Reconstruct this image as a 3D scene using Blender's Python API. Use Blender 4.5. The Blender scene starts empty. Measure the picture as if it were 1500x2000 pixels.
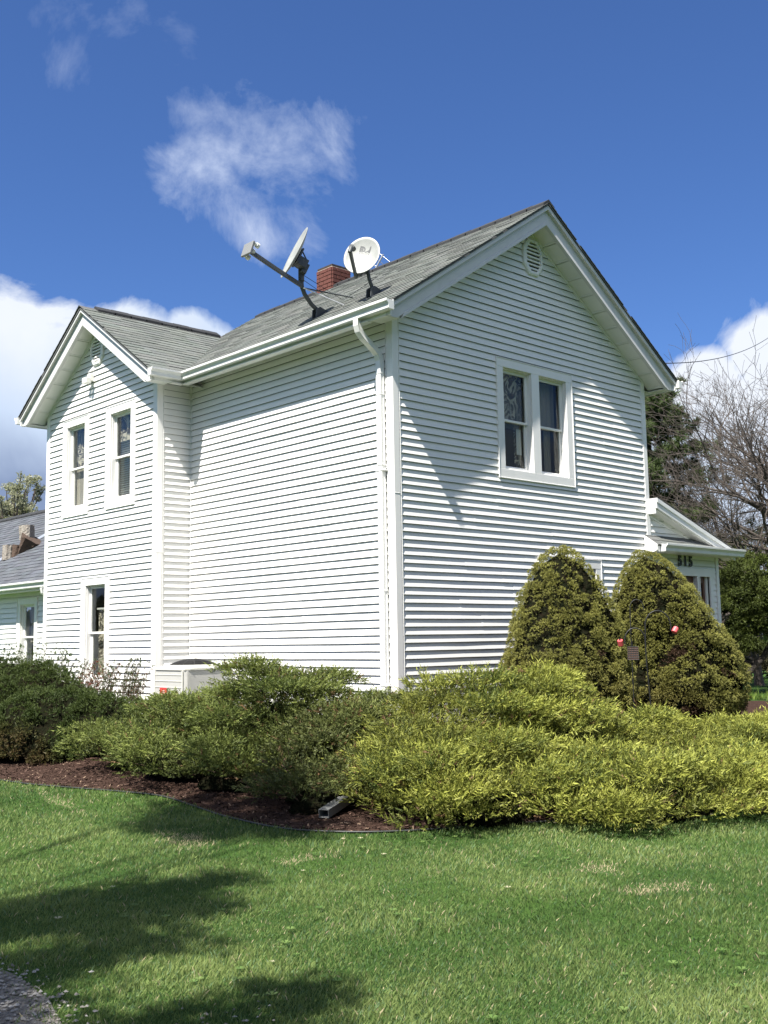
import bpy, bmesh, math, random
import numpy as np
from mathutils import Vector, Matrix

random.seed(7)
RNG = np.random.default_rng(11)
scene = bpy.context.scene
col = scene.collection
R = math.radians

# ------------------------------------------------------------------ camera
cam_d = bpy.data.cameras.new('camera')
cam = bpy.data.objects.new('camera', cam_d)
col.objects.link(cam)
cam_d.sensor_fit = 'VERTICAL'
cam_d.sensor_height = 24.0
cam_d.sensor_width = 18.0
cam_d.lens = 24.996
cam_d.clip_end = 5000
cam_d.clip_start = 0.05
def _n(v):
    return v / np.linalg.norm(v)
_ax = _n(np.array([2258.0, 214.0, 2083.0]))
_ay = np.array([-1948.0, 284.0, 2083.0]); _ay = _n(_ay - _ay.dot(_ax) * _ax)
_az = np.cross(_ax, _ay)
_RW = np.stack([_ax, _ay, _az])            # world axes in camera coordinates (right, down, forward)
c_right, c_up, c_back = _RW @ np.array([1, 0, 0]), -(_RW @ np.array([0, 1, 0])), -(_RW @ np.array([0, 0, 1]))
CAM = np.array([-9.30924, -9.79272, 1.55])
cam.matrix_world = Matrix(((c_right[0], c_up[0], c_back[0], CAM[0]),
                           (c_right[1], c_up[1], c_back[1], CAM[1]),
                           (c_right[2], c_up[2], c_back[2], CAM[2]), (0, 0, 0, 1)))
scene.camera = cam

# ------------------------------------------------------------------ sun, sky, exposure
SUN = Vector((1.0, 0.272, -1.56)).normalized()        # direction the light travels
sun_d = bpy.data.lights.new('sun', 'SUN')
sun_d.energy = 5.0
sun_d.angle = R(0.55)
sun_d.color = (1.0, 0.955, 0.875)
sun = bpy.data.objects.new('sun', sun_d)
col.objects.link(sun)
sun.rotation_euler = SUN.to_track_quat('-Z', 'Y').to_euler()
sun.location = (-20, -6, 30)
to_sun = -SUN
SUN_EL = math.asin(to_sun.z)
SUN_ROT = math.atan2(to_sun.x, to_sun.y)
scene.view_settings.view_transform = 'Standard'
scene.view_settings.look = 'None'
scene.view_settings.exposure = 1.2
scene.view_settings.gamma = 1.0
scene.view_settings.use_curve_mapping = False

world = bpy.data.worlds.new('World')
scene.world = world
world.use_nodes = True
def build_world():
    nt = world.node_tree
    N, L = nt.nodes, nt.links
    N.clear()
    def nd(t, **k):
        n = N.new(t)
        for a, b in k.items(): setattr(n, a, b)
        return n
    def mth(op, a, b=None, c=None, clamp=False):
        n = nd('ShaderNodeMath', operation=op, use_clamp=clamp)
        for i, v in enumerate((a, b, c)):
            if v is None: continue
            if isinstance(v, (int, float)): n.inputs[i].default_value = v
            else: L.new(v, n.inputs[i])
        return n.outputs[0]
    out = nd('ShaderNodeOutputWorld')
    sky = nd('ShaderNodeTexSky')
    sky.sky_type = 'NISHITA'
    sky.sun_disc = False
    sky.sun_elevation = SUN_EL
    sky.sun_rotation = SUN_ROT
    sky.air_density = 1.0
    sky.dust_density = 0.55
    sky.ozone_density = 2.6
    sky.altitude = 200
    tint = nd('ShaderNodeMix', data_type='RGBA', blend_type='MULTIPLY')
    tint.inputs['Factor'].default_value = 1.0
    L.new(sky.outputs[0], tint.inputs['A'])
    tint.inputs['B'].default_value = (0.64, 0.90, 1.36, 1)
    bg = nd('ShaderNodeBackground'); bg.inputs['Strength'].default_value = 0.0472
    L.new(tint.outputs['Result'], bg.inputs['Color'])
    tc = nd('ShaderNodeTexCoord')
    sep = nd('ShaderNodeSeparateXYZ'); L.new(tc.outputs['Generated'], sep.inputs[0])
    z = sep.outputs['Z']
    # planar cloud-layer coordinates
    zz = mth('ADD', mth('MAXIMUM', z, 0.0), 0.22)
    px = mth('DIVIDE', sep.outputs['X'], zz); py = mth('DIVIDE', sep.outputs['Y'], zz)
    cmb = nd('ShaderNodeCombineXYZ'); L.new(px, cmb.inputs[0]); L.new(py, cmb.inputs[1])
    def noise(scale, detail, rough, dist, vec, w=0.0, lac=2.0):
        n = nd('ShaderNodeTexNoise', noise_dimensions='4D')
        n.inputs['Scale'].default_value = scale; n.inputs['Detail'].default_value = detail
        n.inputs['Roughness'].default_value = rough; n.inputs['Distortion'].default_value = dist
        n.inputs['W'].default_value = w; n.inputs['Lacunarity'].default_value = lac
        L.new(vec, n.inputs['Vector']); return n.outputs['Fac']
    fluff = noise(11.0, 10, 0.60, 0.35, tc.outputs['Generated'], 4.1)
    puff = noise(5.5, 3, 0.5, 0.2, tc.outputs['Generated'], 2.1)
    wisp = noise(12.0, 10, 0.64, 0.45, tc.outputs['Generated'], 8.3)
    wispb = noise(5.0, 5, 0.6, 0.5, tc.outputs['Generated'], 1.3)
    def blob(d, r0, r1):
        d = Vector(d).normalized()
        vm = nd('ShaderNodeVectorMath', operation='DOT_PRODUCT')
        L.new(tc.outputs['Generated'], vm.inputs[0]); vm.inputs[1].default_value = d
        mr = nd('ShaderNodeMapRange', interpolation_type='SMOOTHSTEP')
        L.new(vm.outputs['Value'], mr.inputs['Value'])
        mr.inputs['From Min'].default_value = math.cos(R(r1)); mr.inputs['From Max'].default_value = math.cos(R(r0))
        return mr.outputs['Result']
    def mx(lst):
        r = lst[0]
        for b in lst[1:]: r = mth('MAXIMUM', r, b)
        return r
    # thin fair-weather wisps
    wb = mx([blob((0.496, 0.748, 0.436), 0.2, 5.2), blob((0.541, 0.722, 0.427), 0.5, 6.2), blob((0.583, 0.692, 0.428), 0.2, 5.0),
             blob((0.578, 0.712, 0.398), 0.1, 4.6), blob((0.552, 0.736, 0.388), 0.1, 3.6), blob((0.549, 0.742, 0.374), 0.1, 2.6)])
    wb2 = mx([blob((0.387, 0.782, 0.488), 0.2, 3.0), blob((0.425, 0.752, 0.506), 0.2, 3.0), blob((0.372, 0.772, 0.515), 0.2, 3.0), blob((0.45,0.735,0.50), .2, 2.6)])
    def dens(mask, n1, n2, k, off, gain, top):
        t = mth('ADD', mth('MULTIPLY', mask, k), mth('ADD', mth('MULTIPLY', mth('SUBTRACT', n1, 0.5), 2.7), mth('MULTIPLY', mth('SUBTRACT', n2, 0.5), 2.2)))
        t = mth('MULTIPLY', mth('SUBTRACT', t, off), gain, clamp=True)
        return mth('MULTIPLY', mth('MULTIPLY', t, mth('ADD', mth('MULTIPLY', t, 0.35), 0.65)), top)
    dw = dens(wb, wisp, wispb, 0.95, 0.60, 1.0, 0.95)
    dw2 = dens(wb2, wisp, wispb, 0.9, 0.66, 0.8, 0.55)
    # cumulus banks
    lb = mx([blob((0.33, 0.93, 0.13), 8, 14), blob((0.360, 0.905, 0.225), 2.5, 7.5), blob((0.422, 0.870, 0.238), 1.8, 5.2),
             blob((0.470, 0.842, 0.255), 1.2, 4.2), blob((0.520, 0.812, 0.252), 1.0, 3.8), blob((0.20, 0.96, 0.18), 6, 15), blob((0.50, 0.84, 0.18), 3, 8)])
    rb = mx([blob((0.862, 0.470, 0.155), 3, 7.5), blob((0.845, 0.480, 0.216), 0.8, 3.2), blob((0.870, 0.430, 0.238), 1.0, 3.8),
             blob((0.900, 0.385, 0.262), 1.0, 4.6), blob((0.93, 0.34, 0.13), 6, 15)])
    lowband = nd('ShaderNodeMapRange', interpolation_type='SMOOTHSTEP')
    L.new(z, lowband.inputs['Value'])
    lowband.inputs['From Min'].default_value = 0.34; lowband.inputs['From Max'].default_value = 0.10
    big = noise(1.15, 3, 0.5, 0.2, cmb.outputs[0], 2.2)
    # unseen rest of the sky: broken cumulus added to lift and whiten the shade
    away = mth('SUBTRACT', 1.0, blob((0.60, 0.68, 0.34), 30, 46))
    gen = mth('MULTIPLY', mth('MULTIPLY', mth('SUBTRACT', big, 0.44), 9.0, clamp=True), away)
    cm = mx([lb, rb, gen])
    dc = mth('ADD', mth('MULTIPLY', cm, 1.35), mth('ADD', mth('MULTIPLY', mth('SUBTRACT', fluff, 0.5), 2.6), mth('MULTIPLY', mth('SUBTRACT', puff, 0.5), 1.5)))
    dc = mth('MULTIPLY', mth('SUBTRACT', dc, 0.62), 2.1, clamp=True)
    # cloud body tone: bright tops, slate-blue bases, broken up by noise
    tone_n = noise(3.6, 6, 0.55, 0.3, tc.outputs['Generated'], 6.5)
    hi = nd('ShaderNodeMapRange'); L.new(z, hi.inputs['Value'])
    hi.inputs['From Min'].default_value = 0.13; hi.inputs['From Max'].default_value = 0.285
    tone = mth('ADD', mth('MULTIPLY', hi.outputs['Result'], 0.95), mth('MULTIPLY', mth('SUBTRACT', tone_n, 0.5), 2.4), clamp=True)
    rlight = mth('MULTIPLY', blob((0.87, 0.45, 0.22), 4, 22), 0.55)
    tone = mth('ADD', tone, rlight, clamp=True)
    cr = nd('ShaderNodeValToRGB'); L.new(tone, cr.inputs[0])
    el = cr.color_ramp.elements
    el[0].position = 0.0; el[0].color = (0.125, 0.165, 0.26, 1)
    el[1].position = 1.0; el[1].color = (0.43, 0.455, 0.50, 1)
    e2 = el.new(0.45); e2.color = (0.31, 0.37, 0.47, 1)
    bc = nd('ShaderNodeBackground'); L.new(cr.outputs[0], bc.inputs['Color']); bc.inputs['Strength'].default_value = 0.92
    bw = nd('ShaderNodeBackground'); bw.inputs['Color'].default_value = (0.40, 0.45, 0.56, 1); bw.inputs['Strength'].default_value = 0.82
    m1 = nd('ShaderNodeMixShader'); L.new(mth('MAXIMUM', dw, dw2), m1.inputs[0]); L.new(bg.outputs[0], m1.inputs[1]); L.new(bw.outputs[0], m1.inputs[2])
    m2 = nd('ShaderNodeMixShader'); L.new(dc, m2.inputs[0]); L.new(m1.outputs[0], m2.inputs[1]); L.new(bc.outputs[0], m2.inputs[2])
    L.new(m2.outputs[0], out.inputs['Surface'])
build_world()

# ------------------------------------------------------------------ materials
def material(name, base=(0.5, 0.5, 0.5), rough=0.6, metal=0.0, noise=None, bump=None, attr=False, trans=0.0, spec=0.5, coat=0.0):
    """noise = list of (scale, amount, dark colour) mixes; bump = (scale, strength)"""
    m = bpy.data.materials.new(name); m.use_nodes = True
    nt = m.node_tree; N, L = nt.nodes, nt.links
    b = N['Principled BSDF']
    b.inputs['Roughness'].default_value = rough
    b.inputs['Metallic'].default_value = metal
    b.inputs['Specular IOR Level'].default_value = spec
    b.inputs['Coat Weight'].default_value = coat
    tc = N.new('ShaderNodeTexCoord')
    cur = None
    if attr:
        a = N.new('ShaderNodeVertexColor'); a.layer_name = 'tint'; cur = a.outputs['Color']
    for sc_, amt, c2, stretch in (noise or []):
        mp = N.new('ShaderNodeMapping'); mp.inputs['Scale'].default_value = stretch
        L.new(tc.outputs['Object'], mp.inputs[0])
        n = N.new('ShaderNodeTexNoise'); n.inputs['Scale'].default_value = sc_; n.inputs['Detail'].default_value = 6
        n.inputs['Roughness'].default_value = 0.6
        L.new(mp.outputs[0], n.inputs['Vector'])
        mr = N.new('ShaderNodeMapRange'); L.new(n.outputs['Fac'], mr.inputs['Value'])
        mr.inputs['From Min'].default_value = 0.42; mr.inputs['From Max'].default_value = 0.68
        mr.inputs['To Min'].default_value = 0.0; mr.inputs['To Max'].default_value = amt
        mix = N.new('ShaderNodeMix'); mix.data_type = 'RGBA'
        L.new(mr.outputs[0], mix.inputs['Factor'])
        if cur is None: mix.inputs['A'].default_value = (*base, 1)
        else: L.new(cur, mix.inputs['A'])
        mix.inputs['B'].default_value = (*c2, 1)
        cur = mix.outputs['Result']
    if cur is None: b.inputs['Base Color'].default_value = (*base, 1)
    else: L.new(cur, b.inputs['Base Color'])
    if bump:
        n = N.new('ShaderNodeTexNoise'); n.inputs['Scale'].default_value = bump[0]; n.inputs['Detail'].default_value = 5
        L.new(tc.outputs['Object'], n.inputs['Vector'])
        bp = N.new('ShaderNodeBump'); bp.inputs['Strength'].default_value = bump[1]; bp.inputs['Distance'].default_value = bump[2] if len(bump) > 2 else 0.01
        L.new(n.outputs['Fac'], bp.inputs['Height']); L.new(bp.outputs[0], b.inputs['Normal'])
    if trans > 0:
        tr = N.new('ShaderNodeBsdfTranslucent')
        if cur is None: tr.inputs['Color'].default_value = (*base, 1)
        else: L.new(cur, tr.inputs['Color'])
        ms = N.new('ShaderNodeMixShader'); ms.inputs[0].default_value = trans
        L.new(b.outputs[0], ms.inputs[1]); L.new(tr.outputs[0], ms.inputs[2])
        L.new(ms.outputs[0], N['Material Output'].inputs['Surface'])
    return m
ONE = (1, 1, 1)
M = {}
M['vinyl'] = material('vinyl_siding', (0.82, 0.81, 0.785), 0.42, noise=[(1.3, 0.30, (0.72, 0.725, 0.715), (1, 1, 0.3)), (7.0, 0.20, (0.70, 0.705, 0.69), (1, 1, 0.15))], bump=(28, 0.05, 0.003))
M['trim'] = material('white_trim', (0.82, 0.81, 0.79), 0.4, noise=[(5, 0.3, (0.70, 0.71, 0.70), (1, 1, 0.4))], bump=(20, 0.05, 0.003))
M['alu'] = material('white_aluminium', (0.75, 0.75, 0.735), 0.33, noise=[(6, 0.45, (0.60, 0.62, 0.61), (1, 1, 0.3))], spec=0.6)
M['soffit'] = material('soffit_vinyl', (0.74, 0.745, 0.72), 0.5, noise=[(3, 0.3, (0.62, 0.62, 0.58), ONE)])
M['sheath'] = material('gap_shade_sheath', (0.05, 0.05, 0.05), 0.9)  # sheathing coloured near-black so the gaps under the courses read as shade
M['rakem'] = material('rake_aluminium', (0.60, 0.60, 0.59), 0.4, noise=[(6, 0.4, (0.50, 0.50, 0.49), ONE)])
M['shingle'] = material('asphalt_shingle', rough=0.95, attr=True, noise=[(170, 0.55, (0.045, 0.05, 0.05), ONE), (260, 0.5, (0.30, 0.31, 0.30), ONE), (1.6, 0.25, (0.08, 0.088, 0.08), ONE)], bump=(300, 0.5, 0.004), spec=0.2)
M['shingle_dark'] = material('slate_shingle', rough=0.9, attr=True, noise=[(170, 0.5, (0.03, 0.034, 0.042), ONE), (260, 0.4, (0.16, 0.17, 0.19), ONE)], bump=(300, 0.5, 0.004), spec=0.2)
M['ridge'] = material('ridge_vent_black', (0.022, 0.023, 0.025), 0.8, bump=(60, 0.4, 0.005))
M['deck'] = material('roof_deck', (0.10, 0.10, 0.10), 0.9)
M['brick'] = material('red_brick', (0.095, 0.028, 0.021), 0.9, noise=[(9, 0.8, (0.09, 0.030, 0.024), ONE), (40, 0.4, (0.25, 0.09, 0.06), ONE)], bump=(60, 0.5, 0.006))
M['mortar'] = material('mortar', (0.40, 0.33, 0.26), 0.95, bump=(50, 0.4, 0.005))
M['cement'] = material('cement_cap', (0.045, 0.035, 0.032), 0.95, bump=(30, 0.5, 0.01))
M['stone'] = material('foundation_block', (0.34, 0.33, 0.31), 0.95, noise=[(4, 0.6, (0.22, 0.21, 0.2), ONE)], bump=(20, 0.5, 0.02))
M['dish'] = material('dish_grey', (0.24, 0.25, 0.235), 0.45, noise=[(6, 0.3, (0.42, 0.43, 0.41), ONE)])
M['dish_metal'] = material('dish_bracket', (0.055, 0.062, 0.065), 0.5, metal=0.1)
M['lnb_grey'] = material('lnb_grey', (0.17, 0.175, 0.175), 0.5)
M['lnb_cap'] = material('lnb_cap', (0.66, 0.66, 0.62), 0.4)
M['galv'] = material('galvanised', (0.55, 0.56, 0.57), 0.35, metal=0.6)
M['logo'] = material('dish_print', (0.06, 0.065, 0.07), 0.5)
M['black'] = material('black_paint', (0.012, 0.012, 0.013), 0.5)
M['black_rough'] = material('black_plastic', (0.02, 0.02, 0.021), 0.75)
M['ac'] = material('ac_paint', (0.46, 0.455, 0.43), 0.45, noise=[(8, 0.3, (0.38, 0.375, 0.35), ONE)])
M['ac_lid'] = material('ac_lid', (0.58, 0.57, 0.52), 0.45)
M['red'] = material('red_plastic', (0.66, 0.105, 0.115), 0.42)
M['badge'] = material('red_badge', (0.62, 0.05, 0.05), 0.4)
M['badge_txt'] = material('badge_print', (0.75, 0.55, 0.52), 0.5)
M['wood_door'] = material('brown_door', (0.13, 0.052, 0.028), 0.45, noise=[(6, 0.5, (0.08, 0.03, 0.018), (1, 1, 0.1))])
M['log'] = material('weathered_log', (0.27, 0.245, 0.215), 0.95, noise=[(9, 0.9, (0.12, 0.085, 0.062), (1, 1, 0.12)), (30, 0.5, (0.42, 0.38, 0.33), (1, 1, 0.1))], bump=(30, 0.9, 0.02))
M['log_dark'] = material('dark_log', (0.085, 0.055, 0.040), 0.95, noise=[(12, 0.8, (0.05, 0.034, 0.026), (1, 1, 0.2))], bump=(35, 0.9, 0.02))
M['flash'] = material('metal_flashing', (0.42, 0.45, 0.49), 0.35, metal=0.5)
M['bark'] = material('grey_bark', (0.090, 0.075, 0.064), 0.95, noise=[(9, 0.6, (0.07, 0.058, 0.05), (1, 1, 0.3))], bump=(30, 0.6, 0.01))
M['bark_red'] = material('twig_bark', (0.20, 0.155, 0.13), 0.9)
M['bark_dark'] = material('dark_bark', (0.030, 0.024, 0.02), 0.95, bump=(30, 0.6, 0.01))
M['twig'] = material('dry_twig', (0.11, 0.075, 0.05), 0.95)
M['needle'] = material('needles', rough=0.62, attr=True, trans=0.26, spec=0.3)
M['leaf'] = material('leaves', rough=0.55, attr=True, trans=0.32, spec=0.35)
M['grassb'] = material('grass_blades', rough=0.65, attr=True, trans=0.40, spec=0.12)
M['core'] = material('shrub_shade_core', (0.009, 0.011, 0.006), 1.0, noise=[(14, 0.8, (0.016, 0.012, 0.008), ONE)], bump=(18, 1.0, 0.08), spec=0.0)  # near-black colour stands in for the shade deep between the sprays
M['mulchc'] = material('mulch_chips', rough=0.95, attr=True, spec=0.1)
M['rock'] = material('gravel_stone', rough=0.9, attr=True, spec=0.2)
M['edging'] = material('black_edging', (0.03, 0.032, 0.034), 0.5)
M['cable'] = material('cable_black', (0.02, 0.02, 0.022), 0.6)
M['curtain'] = material('lace_curtain', (0.46, 0.42, 0.36), 0.9, trans=0.3)
M['blind'] = material('blind_slat', (0.60, 0.61, 0.60), 0.6)
M['room'] = material('dim_room', (0.30, 0.23, 0.16), 0.9)
M['paper'] = material('paper_sticker', (0.62, 0.63, 0.62), 0.6)
M['dry'] = material('dry_leaf', (0.36, 0.24, 0.15), 0.9)

def lace_material():
    m = bpy.data.materials.new('lace_pattern'); m.use_nodes = True
    nt = m.node_tree; N, L = nt.nodes, nt.links
    b = N['Principled BSDF']; b.inputs['Base Color'].default_value = (0.62, 0.57, 0.48, 1); b.inputs['Roughness'].default_value = 0.9
    tc = N.new('ShaderNodeTexCoord')
    n = N.new('ShaderNodeTexNoise'); n.inputs['Scale'].default_value = 2.6; n.inputs['Detail'].default_value = 2; n.inputs['Distortion'].default_value = 1.4
    L.new(tc.outputs['Object'], n.inputs['Vector'])
    s = N.new('ShaderNodeMath'); s.operation = 'MULTIPLY'; s.inputs[1].default_value = 60; L.new(n.outputs['Fac'], s.inputs[0])
    sn = N.new('ShaderNodeMath'); sn.operation = 'SINE'; L.new(s.outputs[0], sn.inputs[0])
    mr = N.new('ShaderNodeMapRange'); L.new(sn.outputs[0], mr.inputs['Value'])
    mr.inputs['From Min'].default_value = -0.2; mr.inputs['From Max'].default_value = 0.6
    mr.inputs['To Min'].default_value = 0.12; mr.inputs['To Max'].default_value = 0.80
    L.new(mr.outputs[0], b.inputs['Alpha'])
    return m
M['lace'] = lace_material()

def glass_material():
    m = bpy.data.materials.new('window_glass'); m.use_nodes = True
    nt = m.node_tree; N, L = nt.nodes, nt.links
    for x in list(N):
        if x.type == 'BSDF_PRINCIPLED': N.remove(x)
    g = N.new('ShaderNodeBsdfGlossy'); g.inputs['Roughness'].default_value = 0.02; g.inputs['Color'].default_value = (0.85, 0.9, 0.95, 1)
    t = N.new('ShaderNodeBsdfTransparent'); t.inputs['Color'].default_value = (0.88, 0.89, 0.87, 1)
    lw = N.new('ShaderNodeLayerWeight'); lw.inputs['Blend'].default_value = 0.5
    pw = N.new('ShaderNodeMath'); pw.operation = 'POWER'; pw.inputs[1].default_value = 3.5; L.new(lw.outputs['Facing'], pw.inputs[0])
    ad = N.new('ShaderNodeMath'); ad.operation = 'MULTIPLY_ADD'; ad.inputs[1].default_value = 0.6; ad.inputs[2].default_value = 0.006; L.new(pw.outputs[0], ad.inputs[0])
    ms = N.new('ShaderNodeMixShader'); L.new(ad.outputs[0], ms.inputs[0]); L.new(t.outputs[0], ms.inputs[1]); L.new(g.outputs[0], ms.inputs[2])
    tc = N.new('ShaderNodeTexCoord'); n = N.new('ShaderNodeTexNoise'); n.inputs['Scale'].default_value = 1.5
    L.new(tc.outputs['Object'], n.inputs['Vector']); bp = N.new('ShaderNodeBump'); bp.inputs['Strength'].default_value = 0.08; bp.inputs['Distance'].default_value = 0.02
    L.new(n.outputs['Fac'], bp.inputs['Height']); L.new(bp.outputs[0], g.inputs['Normal'])
    L.new(ms.outputs[0], N['Material Output'].inputs['Surface'])
    return m
M['glass'] = glass_material()

# ------------------------------------------------------------------ object helpers
def props(o, label=None, cat=None, group=None, kind=None):
    if label: o['label'] = label
    if cat: o['category'] = cat
    if group: o['group'] = group
    if kind: o['kind'] = kind
    return o
def empty(name, loc, label=None, cat=None, group=None):
    o = bpy.data.objects.new(name, None); col.objects.link(o); o.location = loc
    o.empty_display_size = 0.2
    return props(o, label, cat, group)
def wloc(o):
    p = Vector((0, 0, 0))
    while o is not None:
        p += Vector(o.location); o = o.parent
    return p
class MB:
    """collects world-space geometry and links it as one mesh object"""
    def __init__(s): s.v = []; s.f = []; s.sm = []
    def add(s, vs, fs, smooth=False):
        b = len(s.v); s.v += [tuple(p) for p in vs]
        s.f += [tuple(b + i for i in f) for f in fs]; s.sm += [smooth] * len(fs)
    def box(s, a, b, T=None):
        x0, y0, z0 = a; x1, y1, z1 = b
        vs = [(x0, y0, z0), (x1, y0, z0), (x1, y1, z0), (x0, y1, z0), (x0, y0, z1), (x1, y0, z1), (x1, y1, z1), (x0, y1, z1)]
        if T: vs = [T(*p) for p in vs]
        s.add(vs, [(0, 3, 2, 1), (4, 5, 6, 7), (0, 1, 5, 4), (1, 2, 6, 5), (2, 3, 7, 6), (3, 0, 4, 7)])
    def prism(s, poly, fn, t0, t1):
        """poly of (a,b) pairs extruded from t0 to t1; fn(a,b,t)->xyz"""
        n = len(poly)
        vs = [fn(a, b, t0) for a, b in poly] + [fn(a, b, t1) for a, b in poly]
        s.add(vs, [tuple(range(n))[::-1], tuple(range(n, 2 * n))] + [(i, (i + 1) % n, n + (i + 1) % n, n + i) for i in range(n)])
    def tube(s, pts, rad, n=8, cap=True, smooth=True):
        pts = [Vector(p) for p in pts]
        if not isinstance(rad, (list, tuple)): rad = [rad] * len(pts)
        rings = []; up = None
        for i, p in enumerate(pts):
            d = (pts[min(i + 1, len(pts) - 1)] - pts[max(i - 1, 0)]).normalized()
            if up is None:
                up = d.cross(Vector((0, 0, 1)))
                if up.length < 1e-3: up = d.cross(Vector((1, 0, 0)))
                up.normalize()
            a = (up - d * up.dot(d)).normalized(); up = a; b = d.cross(a)
            rings.append([p + (a * math.cos(2 * math.pi * k / n) + b * math.sin(2 * math.pi * k / n)) * rad[i] for k in range(n)])
        vs = [q for r in rings for q in r]; fs = []
        for i in range(len(pts) - 1):
            for k in range(n):
                k2 = (k + 1) % n
                fs.append((i * n + k, i * n + k2, (i + 1) * n + k2, (i + 1) * n + k))
        s.add(vs, fs, smooth)
        if cap: s.add(rings[0], [tuple(range(n))[::-1]]); s.add(rings[-1], [tuple(range(n))])
    def sweep(s, prof, pts, side):
        """prof [(a,b)]: a along `side`, b along the other normal; mitred sweep"""
        pts = [Vector(p) for p in pts]; side = Vector(side).normalized(); n = len(prof); vs = []
        for i, p in enumerate(pts):
            d0 = (pts[i] - pts[i - 1]).normalized() if i else None
            d1 = (pts[i + 1] - pts[i]).normalized() if i < len(pts) - 1 else None
            d = d0 if d1 is None else d1 if d0 is None else (d0 + d1).normalized()
            sd = (side - d * side.dot(d)).normalized(); nb = d.cross(sd)
            k = 1.0
            if d0 is not None and d1 is not None: k = 1 / max(0.5, math.cos(d0.angle(d1) / 2))
            vs += [p + sd * a + nb * b * k for a, b in prof]
        fs = []
        for i in range(len(pts) - 1):
            for k in range(n): fs.append((i * n + k, i * n + (k + 1) % n, (i + 1) * n + (k + 1) % n, (i + 1) * n + k))
        fs += [tuple(range(n))[::-1], tuple(range((len(pts) - 1) * n, len(pts) * n))]
        s.add(vs, fs)
    def build(s, name, mat, parent=None, bevel=0.0, recalc=True, **kw):
        o0 = wloc(parent)
        me = bpy.data.meshes.new(name)
        me.from_pydata([(x - o0.x, y - o0.y, z - o0.z) for x, y, z in s.v], [], s.f)
        me.polygons.foreach_set('use_smooth', s.sm)
        if recalc:
            bm = bmesh.new(); bm.from_mesh(me); bmesh.ops.recalc_face_normals(bm, faces=bm.faces); bm.to_mesh(me); bm.free()
        me.materials.append(mat); me.update()
        o = bpy.data.objects.new(name, me); col.objects.link(o); o.parent = parent
        if bevel:
            m = o.modifiers.new('bevel', 'BEVEL'); m.width = bevel; m.segments = 2; m.limit_method = 'ANGLE'
        return props(o, **kw)
def tri_object(name, verts, tints, mat, parent=None, per=3, loc=None, **kw):
    """verts (n,per,3) array of loose polygons with one tint (n,3) each (or per-vertex (n,per,3))"""
    n = len(verts)
    o0 = np.array(wloc(parent)) if loc is None else np.array(loc)
    v = (verts.reshape(-1, 3) - o0).astype(np.float32)
    me = bpy.data.meshes.new(name)
    me.vertices.add(n * per); me.vertices.foreach_set('co', v.ravel())
    me.loops.add(n * per); me.loops.foreach_set('vertex_index', np.arange(n * per, dtype=np.int32))
    me.polygons.add(n); me.polygons.foreach_set('loop_start', np.arange(0, n * per, per, dtype=np.int32))
    me.update(calc_edges=True)
    if tints is not None:
        t = np.repeat(tints, per, axis=0) if tints.ndim == 2 else tints.reshape(-1, 3)
        c = np.concatenate([t, np.ones((len(t), 1))], 1).astype(np.float32)
        a = me.color_attributes.new('tint', 'FLOAT_COLOR', 'POINT'); a.data.foreach_set('color', c.ravel())
    me.materials.append(mat)
    o = bpy.data.objects.new(name, me); col.objects.link(o); o.parent = parent
    if loc is not None and parent is None: o.location = tuple(loc)
    return props(o, **kw)

# ------------------------------------------------------------------ terrain
def sstep(t):
    t = np.clip(t, 0, 1); return t * t * (3 - 2 * t)
def height(x, y):
    x = np.asarray(x, float); y = np.asarray(y, float)
    dx = np.maximum(np.maximum(-0.3 - x, x - 8.2), 0); dy = np.maximum(np.maximum(-y, y - 22), 0)
    d = np.hypot(dx, dy)
    h = 0.40 * (1 - sstep((d - 0.2) / 3.6))
    far = np.hypot(x + 9, y + 10)
    h = h + 0.012 * np.sin(x * 1.3 + 0.7 * y) * np.sin(y * 1.1) * np.clip((far - 2) / 4, 0, 1)
    h = h + 0.5 * sstep((x - 22) / 50) * 0.0
    return h
def hz(x, y): return float(height(x, y))

def ground_material():
    m = bpy.data.materials.new('lawn_soil'); m.use_nodes = True
    nt = m.node_tree; N, L = nt.nodes, nt.links; b = N['Principled BSDF']; b.inputs['Roughness'].default_value = 0.95
    b.inputs['Specular IOR Level'].default_value = 0.1
    tc = N.new('ShaderNodeTexCoord')
    n1 = N.new('ShaderNodeTexNoise'); n1.inputs['Scale'].default_value = 0.6; n1.inputs['Detail'].default_value = 8
    n2 = N.new('ShaderNodeTexNoise'); n2.inputs['Scale'].default_value = 40; n2.inputs['Detail'].default_value = 4
    for n in (n1, n2): L.new(tc.outputs['Object'], n.inputs['Vector'])
    r1 = N.new('ShaderNodeValToRGB'); L.new(n1.outputs['Fac'], r1.inputs[0])
    r1.color_ramp.elements[0].position = 0.35; r1.color_ramp.elements[0].color = (0.030, 0.070, 0.014, 1)
    r1.color_ramp.elements[1].position = 0.7; r1.color_ramp.elements[1].color = (0.060, 0.115, 0.022, 1)
    mx = N.new('ShaderNodeMix'); mx.data_type = 'RGBA'; mx.inputs['B'].default_value = (0.018, 0.035, 0.008, 1)
    mr = N.new('ShaderNodeMapRange'); L.new(n2.outputs['Fac'], mr.inputs['Value']); mr.inputs['From Min'].default_value = 0.4; mr.inputs['From Max'].default_value = 0.7
    mr.inputs['To Max'].default_value = 0.6
    L.new(mr.outputs[0], mx.inputs['Factor']); L.new(r1.outputs[0], mx.inputs['A'])
    L.new(mx.outputs['Result'], b.inputs['Base Color'])
    bp = N.new('ShaderNodeBump'); bp.inputs['Strength'].default_value = 0.7; bp.inputs['Distance'].default_value = 0.04
    L.new(n2.outputs['Fac'], bp.inputs['Height']); L.new(bp.outputs[0], b.inputs['Normal'])
    return m
M['lawn'] = ground_material()
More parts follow.
